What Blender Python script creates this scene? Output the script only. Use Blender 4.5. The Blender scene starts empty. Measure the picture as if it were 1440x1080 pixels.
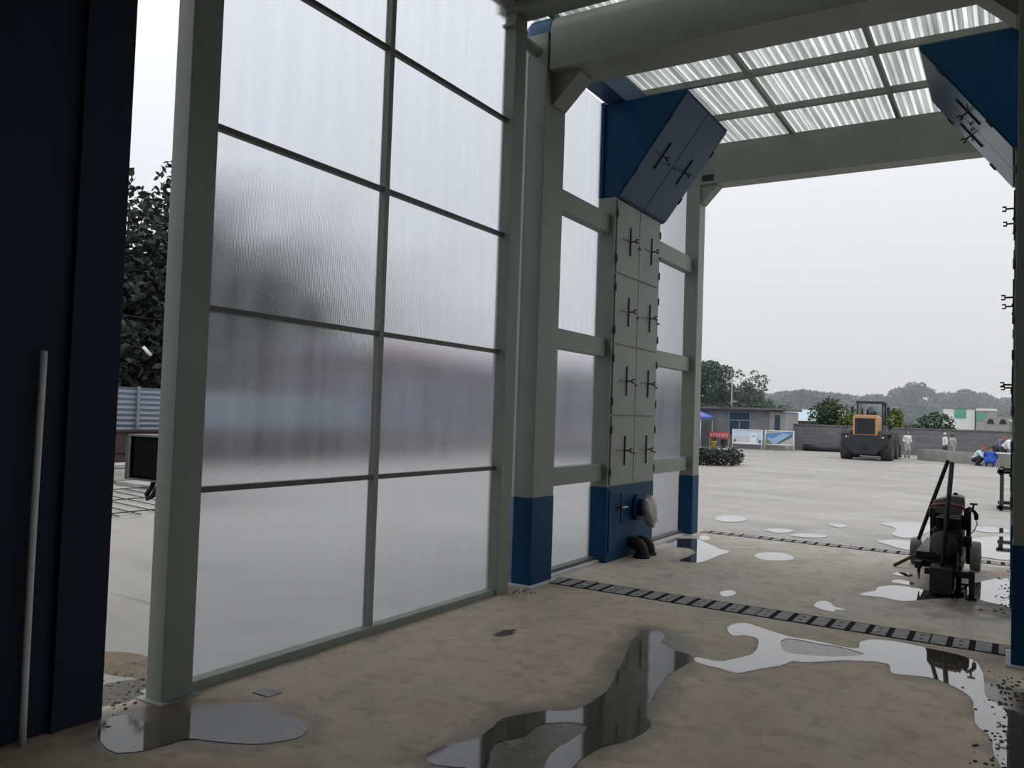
import bpy, bmesh, math, random
import numpy as np
from mathutils import Vector, Matrix, Euler
rnd = random.Random(7)
SC = bpy.context.scene
COL = SC.collection
S = 1.25            # site plan is drawn in units of 1.25 m; built in metres

# ------------------------------------------------------------------ camera
cam_d = bpy.data.cameras.new('camera'); cam = bpy.data.objects.new('camera', cam_d); COL.objects.link(cam)
cam_d.sensor_width = 36.0; cam_d.lens = 1145.9 / 1440 * 36.0
cam_d.clip_start = 0.05; cam_d.clip_end = 2000
_R = [[0.8506324672, 0.5246670453, 0.0338953862], [0.0105480415, 0.0474259847, -0.9988190601], [-0.5256549671, 0.8499854514, 0.0348078726]]
cam.matrix_world = Matrix(((_R[0][0], -_R[1][0], -_R[2][0], 0.0), (_R[0][1], -_R[1][1], -_R[2][1], 0.0),
                           (_R[0][2], -_R[1][2], -_R[2][2], 1.65 * S), (0, 0, 0, 1)))
SC.camera = cam

# ------------------------------------------------------------------ world: hazy overcast sky
world = bpy.data.worlds.new('sky'); SC.world = world; world.use_nodes = True
_n = world.node_tree.nodes; _l = world.node_tree.links
for q in list(_n): _n.remove(q)
_o = _n.new('ShaderNodeOutputWorld'); _b = _n.new('ShaderNodeBackground'); _tc = _n.new('ShaderNodeTexCoord')
_s = _n.new('ShaderNodeSeparateXYZ'); _r = _n.new('ShaderNodeValToRGB')
_l.new(_tc.outputs['Generated'], _s.inputs[0]); _l.new(_s.outputs['Z'], _r.inputs[0])
_r.color_ramp.elements[0].position = 0.0; _r.color_ramp.elements[0].color = (0.64, 0.67, 0.72, 1)
_r.color_ramp.elements[1].position = 1.0; _r.color_ramp.elements[1].color = (1.9, 1.95, 2.0, 1)
e = _r.color_ramp.elements.new(0.25); e.color = (0.86, 0.89, 0.95, 1)
e = _r.color_ramp.elements.new(0.5); e.color = (1.15, 1.18, 1.22, 1)
_l.new(_r.outputs[0], _b.inputs[0]); _b.inputs[1].default_value = 1.0
_l.new(_b.outputs[0], _o.inputs[0])

SC.view_settings.view_transform = 'Standard'; SC.view_settings.look = 'None'
SC.view_settings.gamma = 1.0; SC.view_settings.use_curve_mapping = False
SC.view_settings.exposure = 0.0
SC.cycles.use_denoising = True
SC.cycles.max_bounces = 14; SC.cycles.transmission_bounces = 10; SC.cycles.diffuse_bounces = 5
SC.cycles.volume_bounces = 2; SC.cycles.sample_clamp_indirect = 6.0

# ------------------------------------------------------------------ materials
MATS = {}
def mat(name, col, rough=0.6, metal=0.0, var=0.0, vscale=3.0, bump=0.0, bscale=40.0, spec=0.5, emit=None, streak=None):
    m = bpy.data.materials.new(name); m.use_nodes = True; MATS[name] = m
    nt = m.node_tree; N = nt.nodes; L = nt.links; p = N['Principled BSDF']
    p.inputs['Base Color'].default_value = (*col, 1); p.inputs['Roughness'].default_value = rough
    p.inputs['Metallic'].default_value = metal; p.inputs['Specular IOR Level'].default_value = spec
    tc = N.new('ShaderNodeTexCoord')
    src = tc.outputs['Object']
    if streak:
        mp = N.new('ShaderNodeMapping'); mp.inputs['Scale'].default_value = streak; L.new(src, mp.inputs[0]); src = mp.outputs[0]
    if var > 0:
        nz = N.new('ShaderNodeTexNoise'); nz.inputs['Scale'].default_value = vscale; nz.inputs['Detail'].default_value = 6
        nz.inputs['Roughness'].default_value = 0.65
        L.new(src, nz.inputs['Vector'])
        mr = N.new('ShaderNodeMapRange'); mr.inputs['From Min'].default_value = 0.3; mr.inputs['From Max'].default_value = 0.7
        mr.inputs['To Min'].default_value = 1 - var; mr.inputs['To Max'].default_value = 1 + var
        L.new(nz.outputs['Fac'], mr.inputs[0])
        mx = N.new('ShaderNodeVectorMath'); mx.operation = 'SCALE'; mx.inputs[0].default_value = col
        L.new(mr.outputs[0], mx.inputs['Scale']); L.new(mx.outputs[0], p.inputs['Base Color'])
    if bump > 0:
        nb = N.new('ShaderNodeTexNoise'); nb.inputs['Scale'].default_value = bscale; nb.inputs['Detail'].default_value = 5
        L.new(tc.outputs['Object'], nb.inputs['Vector'])
        bp = N.new('ShaderNodeBump'); bp.inputs['Strength'].default_value = bump; bp.inputs['Distance'].default_value = 0.02
        L.new(nb.outputs['Fac'], bp.inputs['Height']); L.new(bp.outputs[0], p.inputs['Normal'])
    if emit: p.inputs['Emission Color'].default_value = (*emit, 1); p.inputs['Emission Strength'].default_value = 1
    return m

GREY = mat('grey_green_paint', (0.235, 0.256, 0.218), 0.55, var=0.10, vscale=1.2, bump=0.02, bscale=8)
NAVY = mat('navy_paint', (0.004, 0.045, 0.112), 0.5, var=0.12, vscale=1.5, spec=0.15)
NAVYG = mat('glossy_navy_paint', (0.006, 0.058, 0.125), 0.3, var=0.12, vscale=1.5, spec=0.2)
NAVY_SHADED = mat('shade_darkened_navy', (0.014, 0.024, 0.042), 0.6, var=0.15, vscale=1.2, spec=0.2)  # same navy paint, with the shade it stands in put into the colour
BLUE = mat('blue_paint', (0.018, 0.075, 0.16), 0.5, var=0.10, vscale=2.0)
BLACK = mat('black_steel', (0.012, 0.012, 0.013), 0.5)
RUBBER = mat('black_rubber', (0.016, 0.016, 0.017), 0.75, var=0.2, vscale=8, bump=0.2, bscale=60)
DBAR = mat('dark_glazing_bar', (0.09, 0.10, 0.09), 0.5)
WHITEPVC = mat('white_plastic', (0.62, 0.63, 0.60), 0.4)
STEEL = mat('galvanised_steel', (0.42, 0.43, 0.44), 0.45, metal=0.6, var=0.1)
DIRTST = mat('oily_dark_steel', (0.022, 0.020, 0.019), 0.55, var=0.4, vscale=9, bump=0.2, bscale=50)
REDP = mat('faded_red_paint', (0.24, 0.055, 0.045), 0.55, var=0.25, vscale=7)
TANK = mat('dusty_tan_tank', (0.25, 0.225, 0.195), 0.6, var=0.3, vscale=9)
TYREG = mat('dusty_grey_wheel', (0.13, 0.13, 0.125), 0.8, var=0.3, vscale=10)
GRATE = mat('drain_plate_iron', (0.22, 0.215, 0.20), 0.75, var=0.25, vscale=9, bump=0.3, bscale=60)
SLOT = mat('void_shade_black', (0.006, 0.006, 0.006), 0.9, spec=0.1)  # near-black that puts the shade of voids and slots into the colour
PALEC = mat('pale_grout', (0.60, 0.60, 0.58), 0.8, var=0.12)
CONC = mat('weathered_concrete', (0.30, 0.29, 0.275), 0.85, var=0.25, vscale=1.5, bump=0.3, bscale=12)
BRICKW = None
WOOD = mat('old_wood', (0.08, 0.065, 0.05), 0.8, var=0.3, vscale=14)
FILM = mat('grey_plastic_wrap', (0.36, 0.335, 0.33), 0.3, var=0.2, vscale=12, bump=0.5, bscale=22)
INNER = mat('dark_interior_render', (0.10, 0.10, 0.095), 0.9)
YELL = mat('orange_yellow_paint', (0.50, 0.28, 0.13), 0.5, var=0.12, vscale=3)
LBLK = mat('loader_black_paint', (0.018, 0.022, 0.028), 0.5, var=0.2, vscale=3)
TYRE = mat('dusty_tyre', (0.075, 0.07, 0.066), 0.85, var=0.3, vscale=4)
GRILL = mat('radiator_grille', (0.016, 0.016, 0.017), 0.6)
SKIN = mat('skin', (0.36, 0.20, 0.13), 0.55)
WHITECL = mat('white_cloth', (0.72, 0.73, 0.74), 0.85)
LBLUECL = mat('pale_blue_cloth', (0.50, 0.66, 0.72), 0.85)
BLUECL = mat('bright_blue_cloth', (0.02, 0.07, 0.38), 0.85)
PURPCL = mat('grey_purple_cloth', (0.17, 0.15, 0.22), 0.85)
DARKCL = mat('dark_trousers_cloth', (0.03, 0.035, 0.045), 0.9)
KHAKI = mat('pale_khaki_cloth', (0.42, 0.39, 0.36), 0.9)
REDCAP = mat('red_cap_cloth', (0.50, 0.03, 0.06), 0.7)
HAIR = mat('black_hair', (0.012, 0.011, 0.011), 0.7)
WHITEP = mat('white_paint', (0.75, 0.76, 0.75), 0.5, var=0.05)
GREENP = mat('green_paint', (0.05, 0.34, 0.19), 0.5)
REDSIGN = mat('red_banner', (0.62, 0.06, 0.08), 0.6)
YPOT = mat('yellow_pot', (0.62, 0.36, 0.05), 0.5, var=0.1)
HUTW = mat('grey_render_wall', (0.19, 0.195, 0.21), 0.85, var=0.15, vscale=1.2)
HUTP = mat('pale_render_wall', (0.33, 0.31, 0.31), 0.85, var=0.1)
HUTR = mat('grey_roof_slab', (0.15, 0.14, 0.135), 0.9, var=0.3, vscale=2)
WGLASS = mat('blue_grey_window', (0.035, 0.07, 0.10), 0.12)
SHEDR = mat('pale_blue_shed_roof', (0.42, 0.53, 0.58), 0.5, var=0.1)
FENCEB = mat('pale_blue_fence_sheet', (0.165, 0.20, 0.25), 0.5, var=0.08)
RUST = mat('rust_red_board', (0.048, 0.025, 0.023), 0.8, var=0.3, vscale=4)
PURW = mat('grey_purple_wall', (0.17, 0.155, 0.175), 0.85, var=0.1)
ROOFR = mat('dull_red_roof', (0.42, 0.10, 0.11), 0.8)
TENTB = mat('blue_tent_cloth', (0.10, 0.15, 0.42), 0.7)
BARK = mat('bark', (0.06, 0.05, 0.04), 0.9, var=0.3, vscale=6)

def leafmat(name, col, var=0.35):
    m = bpy.data.materials.new(name); m.use_nodes = True
    nt = m.node_tree; N = nt.nodes; L = nt.links; p = N['Principled BSDF']
    g = N.new('ShaderNodeNewGeometry'); mr = N.new('ShaderNodeMapRange')
    mr.inputs['To Min'].default_value = 1 - var; mr.inputs['To Max'].default_value = 1 + var
    L.new(g.outputs['Random Per Island'], mr.inputs[0])
    mx = N.new('ShaderNodeVectorMath'); mx.operation = 'SCALE'; mx.inputs[0].default_value = col
    L.new(mr.outputs[0], mx.inputs['Scale']); L.new(mx.outputs[0], p.inputs['Base Color'])
    p.inputs['Roughness'].default_value = 0.7
    return m
LEAF_DARK = leafmat('dark_leaves', (0.022, 0.030, 0.022))
LEAF_POPLAR = leafmat('poplar_leaves', (0.045, 0.092, 0.062))
LEAF_FAR = leafmat('distant_leaves', (0.045, 0.085, 0.068))
LEAF_BUSH = leafmat('yellow_green_leaves', (0.12, 0.17, 0.035), 0.6)
LEAF_MID = leafmat('mid_green_leaves', (0.040, 0.075, 0.035))

def simple_nodes(name):
    m = bpy.data.materials.new(name); m.use_nodes = True
    for q in list(m.node_tree.nodes): m.node_tree.nodes.remove(q)
    return m, m.node_tree.nodes, m.node_tree.links
# hollow polycarbonate: clear rough refraction through the ribbed sheet plus a milky part
m, N, L = simple_nodes('ribbed_polycarbonate'); POLY = m
o = N.new('ShaderNodeOutputMaterial'); mx = N.new('ShaderNodeMixShader'); mx2 = N.new('ShaderNodeMixShader')
rf = N.new('ShaderNodeBsdfRefraction'); rf.inputs['IOR'].default_value = 1.25; rf.inputs['Roughness'].default_value = 0.16
rf.inputs['Color'].default_value = (0.93, 0.94, 0.96, 1)
tr = N.new('ShaderNodeBsdfTranslucent'); tr.inputs['Color'].default_value = (0.80, 0.82, 0.86, 1)
df = N.new('ShaderNodeBsdfPrincipled'); df.inputs['Base Color'].default_value = (0.45, 0.46, 0.48, 1); df.inputs['Roughness'].default_value = 0.35
tc = N.new('ShaderNodeTexCoord'); mp = N.new('ShaderNodeMapping'); mp.inputs['Scale'].default_value = (1, 5, 0.5)
nz = N.new('ShaderNodeTexNoise'); nz.inputs['Scale'].default_value = 1.3; nz.inputs['Detail'].default_value = 5
L.new(tc.outputs['Object'], mp.inputs[0]); L.new(mp.outputs[0], nz.inputs['Vector'])
mr = N.new('ShaderNodeMapRange'); mr.inputs['To Min'].default_value = 0.02; mr.inputs['To Max'].default_value = 0.16
L.new(nz.outputs['Fac'], mr.inputs[0])
L.new(mr.outputs[0], mx.inputs[0]); L.new(rf.outputs[0], mx.inputs[1]); L.new(tr.outputs[0], mx.inputs[2])
mx2.inputs[0].default_value = 0.06; L.new(mx.outputs[0], mx2.inputs[1]); L.new(df.outputs[0], mx2.inputs[2])
L.new(mx2.outputs[0], o.inputs[0])
# translucent corrugated roof sheet with grime streaks; corrugation shading painted darker along the troughs
m, N, L = simple_nodes('translucent_roof_sheet'); ROOF = m
o = N.new('ShaderNodeOutputMaterial'); mx = N.new('ShaderNodeMixShader')
tr = N.new('ShaderNodeBsdfTranslucent'); df = N.new('ShaderNodeBsdfDiffuse'); df.inputs['Color'].default_value = (0.35, 0.36, 0.34, 1)
tc = N.new('ShaderNodeTexCoord'); mp = N.new('ShaderNodeMapping'); mp.inputs['Scale'].default_value = (7, 0.22, 1)
nz = N.new('ShaderNodeTexNoise'); nz.inputs['Scale'].default_value = 1.0; nz.inputs['Detail'].default_value = 7; nz.inputs['Roughness'].default_value = 0.65
L.new(tc.outputs['Object'], mp.inputs[0]); L.new(mp.outputs[0], nz.inputs['Vector'])
cr = N.new('ShaderNodeValToRGB'); cr.color_ramp.elements[0].position = 0.36; cr.color_ramp.elements[0].color = (0.40, 0.405, 0.38, 1)
cr.color_ramp.elements[1].position = 0.62; cr.color_ramp.elements[1].color = (0.88, 0.90, 0.86, 1)
L.new(nz.outputs['Fac'], cr.inputs[0])
at = N.new('ShaderNodeAttribute'); at.attribute_name = 'trough_shade'; mt = N.new('ShaderNodeMapRange'); mt.inputs[3].default_value = 1.0; mt.inputs[4].default_value = 0.62
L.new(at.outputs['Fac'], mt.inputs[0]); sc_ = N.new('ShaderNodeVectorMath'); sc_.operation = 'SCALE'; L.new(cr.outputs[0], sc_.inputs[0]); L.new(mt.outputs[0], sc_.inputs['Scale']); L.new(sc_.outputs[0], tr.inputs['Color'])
mx.inputs[0].default_value = 0.14; L.new(tr.outputs[0], mx.inputs[1]); L.new(df.outputs[0], mx.inputs[2])
L.new(mx.outputs[0], o.inputs[0])
# clear cab glass
m, N, L = simple_nodes('cab_glass'); GLASS = m
o = N.new('ShaderNodeOutputMaterial'); mx = N.new('ShaderNodeMixShader'); t = N.new('ShaderNodeBsdfTransparent'); gl = N.new('ShaderNodeBsdfGlossy')
t.inputs[0].default_value = (0.86, 0.90, 0.89, 1); gl.inputs['Roughness'].default_value = 0.05; mx.inputs[0].default_value = 0.1
L.new(t.outputs[0], mx.inputs[1]); L.new(gl.outputs[0], mx.inputs[2]); L.new(mx.outputs[0], o.inputs[0])
# standing water
def water(name, col, rough, k):
    m, N, L = simple_nodes(name)
    o = N.new('ShaderNodeOutputMaterial'); mx = N.new('ShaderNodeMixShader'); df = N.new('ShaderNodeBsdfDiffuse'); gl = N.new('ShaderNodeBsdfGlossy'); fr = N.new('ShaderNodeFresnel')
    df.inputs['Color'].default_value = (*col, 1); gl.inputs['Roughness'].default_value = rough; fr.inputs['IOR'].default_value = 1.4
    mu = N.new('ShaderNodeMath'); mu.operation = 'MULTIPLY'; mu.inputs[1].default_value = k; mu.use_clamp = True
    L.new(fr.outputs[0], mu.inputs[0]); L.new(mu.outputs[0], mx.inputs[0]); L.new(df.outputs[0], mx.inputs[1]); L.new(gl.outputs[0], mx.inputs[2]); L.new(mx.outputs[0], o.inputs[0])
    return m
WATER = water('standing_water', (0.09, 0.08, 0.064), 0.025, 2.0)
WFILM = water('thin_water_film', (0.05, 0.043, 0.032), 0.06, 1.6)
WSHAL = water('shallow_murky_water', (0.10, 0.09, 0.07), 0.04, 1.15)

# ------------------------------------------------------------------ mesh builder
ORG = {}            # world origin (metres) of every thing, by object name
class MB:
    def __init__(self, scale=S):
        self.v = []; self.f = []; self.s = scale; self.sm = []; self.mi = []; self.cur = 0
    def add(self, vs, fs, smooth=False):
        b = len(self.v); self.v += [tuple(q) for q in vs]
        for f in fs: self.f.append(tuple(i + b for i in f)); self.sm.append(smooth); self.mi.append(self.cur)
        return self
    def box(self, x0, x1, y0, y1, z0, z1, ch=0.0):
        x0, x1 = sorted((x0, x1)); y0, y1 = sorted((y0, y1)); z0, z1 = sorted((z0, z1))
        if ch <= 0:
            vs = [(x0,y0,z0),(x1,y0,z0),(x1,y1,z0),(x0,y1,z0),(x0,y0,z1),(x1,y0,z1),(x1,y1,z1),(x0,y1,z1)]
            return self.add(vs, [(0,3,2,1),(4,5,6,7),(0,1,5,4),(1,2,6,5),(2,3,7,6),(3,0,4,7)])
        bm = bmesh.new(); bmesh.ops.create_cube(bm, size=1)
        for q in bm.verts: q.co = Vector(((x0+x1)/2 + q.co.x*(x1-x0), (y0+y1)/2 + q.co.y*(y1-y0), (z0+z1)/2 + q.co.z*(z1-z0)))
        bmesh.ops.bevel(bm, geom=list(bm.edges), offset=ch, segments=2, affect='EDGES', profile=0.6)
        bm.verts.index_update()
        self.add([q.co[:] for q in bm.verts], [[q.index for q in f.verts] for f in bm.faces]); bm.free(); return self
    def cyl(self, p0, p1, r0, r1=None, n=14, caps=True, smooth=True):
        r1 = r0 if r1 is None else r1
        p0 = Vector(p0); p1 = Vector(p1); d = (p1 - p0).normalized()
        a = d.orthogonal().normalized(); b = d.cross(a)
        vs = []
        for p, r in ((p0, r0), (p1, r1)):
            for i in range(n):
                t = 2*math.pi*i/n; vs.append(p + a*(r*math.cos(t)) + b*(r*math.sin(t)))
        k = len(self.v)
        self.add(vs, [(i, (i+1) % n, n+(i+1) % n, n+i) for i in range(n)], smooth)
        if caps: self.add([], []); self.f += [tuple(k+i for i in reversed(range(n))), tuple(k+n+i for i in range(n))]; self.sm += [False]*2; self.mi += [self.cur]*2
        return self
    def tube(self, pts, r, n=10):
        pts = [Vector(p) for p in pts]; rs = r if isinstance(r, (list, tuple)) else [r]*len(pts)
        k = len(self.v); ref = Vector((0.13, 0.31, 0.94)); vs = []
        for i, p in enumerate(pts):
            d = (pts[min(i+1, len(pts)-1)] - pts[max(i-1, 0)]).normalized()
            a = d.cross(ref); a = (d.orthogonal() if a.length < 1e-3 else a).normalized(); b = d.cross(a)
            for j in range(n):
                t = 2*math.pi*j/n; vs.append(p + a*(rs[i]*math.cos(t)) + b*(rs[i]*math.sin(t)))
        fs = [(i*n+j, i*n+(j+1) % n, (i+1)*n+(j+1) % n, (i+1)*n+j) for i in range(len(pts)-1) for j in range(n)]
        self.add(vs, fs, True)
        self.f += [tuple(k+i for i in reversed(range(n))), tuple(k+(len(pts)-1)*n+i for i in range(n))]; self.sm += [False]*2; self.mi += [self.cur]*2
        return self
    def prism(self, poly, axis, a0, a1):
        # poly: 2-D outline in the two remaining axes (x,y,z order), extruded along axis
        n = len(poly)
        def P(u, v, w):
            return {'x': (w, u, v), 'y': (u, w, v), 'z': (u, v, w)}[axis]
        vs = [P(u, v, a0) for u, v in poly] + [P(u, v, a1) for u, v in poly]
        return self.add(vs, [tuple(range(n)), tuple(range(n, 2*n))] + [(i, (i+1) % n, n+(i+1) % n, n+i) for i in range(n)])
    def lathe(self, prof, c, axis='z', n=24, smooth=True):
        # prof: (radius, height) pairs around an axis through c
        c = Vector(c); k = len(prof); vs = []
        for i in range(n):
            t = 2*math.pi*i/n; co, si = math.cos(t), math.sin(t)
            for r, h in prof:
                vs.append(c + Vector({'z': (r*co, r*si, h), 'x': (h, r*co, r*si), 'y': (r*co, h, r*si)}[axis]))
        fs = [(i*k+j, ((i+1) % n)*k+j, ((i+1) % n)*k+j+1, i*k+j+1) for i in range(n) for j in range(k-1)]
        return self.add(vs, fs, smooth)
    def ell(self, c, r, n=12, m=8):
        prof = [(max(1e-4, math.sin(math.pi*j/m)), -math.cos(math.pi*j/m)) for j in range(m+1)]
        vs = []
        for i in range(n):
            t = 2*math.pi*i/n
            for a, h in prof: vs.append((c[0]+r[0]*a*math.cos(t), c[1]+r[1]*a*math.sin(t), c[2]+r[2]*h))
        k = m+1
        return self.add(vs, [(i*k+j, ((i+1) % n)*k+j, ((i+1) % n)*k+j+1, i*k+j+1) for i in range(n) for j in range(m)], True)
    def build(self, name, mats, parent=None, recalc=True, origin=None, bevel=0.0):
        me = bpy.data.meshes.new(name); s = self.s
        root = parent
        while root is not None and root.parent is not None: root = root.parent
        if root is not None: og = ORG.get(root.name, Vector((0, 0, 0)))
        elif origin is not None: og = Vector(origin)
        else:
            xs = [q[0]*s for q in self.v]; ys = [q[1]*s for q in self.v]; zs = [q[2]*s for q in self.v]
            og = Vector(((min(xs)+max(xs))/2, (min(ys)+max(ys))/2, min(zs)))
        if s != S and root is not None: og = Vector((0, 0, 0))       # drawn in the thing's own metres
        me.from_pydata([(q[0]*s-og.x, q[1]*s-og.y, q[2]*s-og.z) for q in self.v], [], self.f)
        me.polygons.foreach_set('use_smooth', self.sm)
        ml = mats if isinstance(mats, (list, tuple)) else [mats]
        for q in ml: me.materials.append(q)
        if len(ml) > 1: me.polygons.foreach_set('material_index', self.mi)
        if recalc:
            bm = bmesh.new(); bm.from_mesh(me); bmesh.ops.remove_doubles(bm, verts=bm.verts, dist=1e-5)
            bmesh.ops.recalc_face_normals(bm, faces=bm.faces); bm.to_mesh(me); bm.free()
        me.update()
        ob = bpy.data.objects.new(name, me); COL.objects.link(ob)
        if parent is not None: ob.parent = parent
        elif root is None: ob.location = og; ORG[ob.name] = og
        if bevel > 0:
            b = ob.modifiers.new('bevel', 'BEVEL'); b.width = bevel; b.segments = 2; b.limit_method = 'ANGLE'
        return ob
def tag(o, label=None, cat=None, group=None, kind=None):
    if label: o['label'] = label
    if cat: o['category'] = cat
    if group: o['group'] = group
    if kind: o['kind'] = kind
    return o
def thing(name, label, cat, loc=(0, 0, 0), rz=0.0, group=None, metres=False):
    o = bpy.data.objects.new(name, None); COL.objects.link(o); o.empty_display_size = 0.2
    k = 1.0 if metres else S
    o.location = (loc[0]*k, loc[1]*k, loc[2]*k); o.rotation_euler = (0, 0, rz)
    ORG[o.name] = Vector(o.location)
    return tag(o, label, cat, group)
def copy_tree(o, parent=None):
    c = o.copy(); COL.objects.link(c); c.parent = parent
    for ch in list(o.children): copy_tree(ch, c)
    return c
def struct(o, label=None, cat=None): o['kind'] = 'structure'; return tag(o, label, cat)

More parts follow.
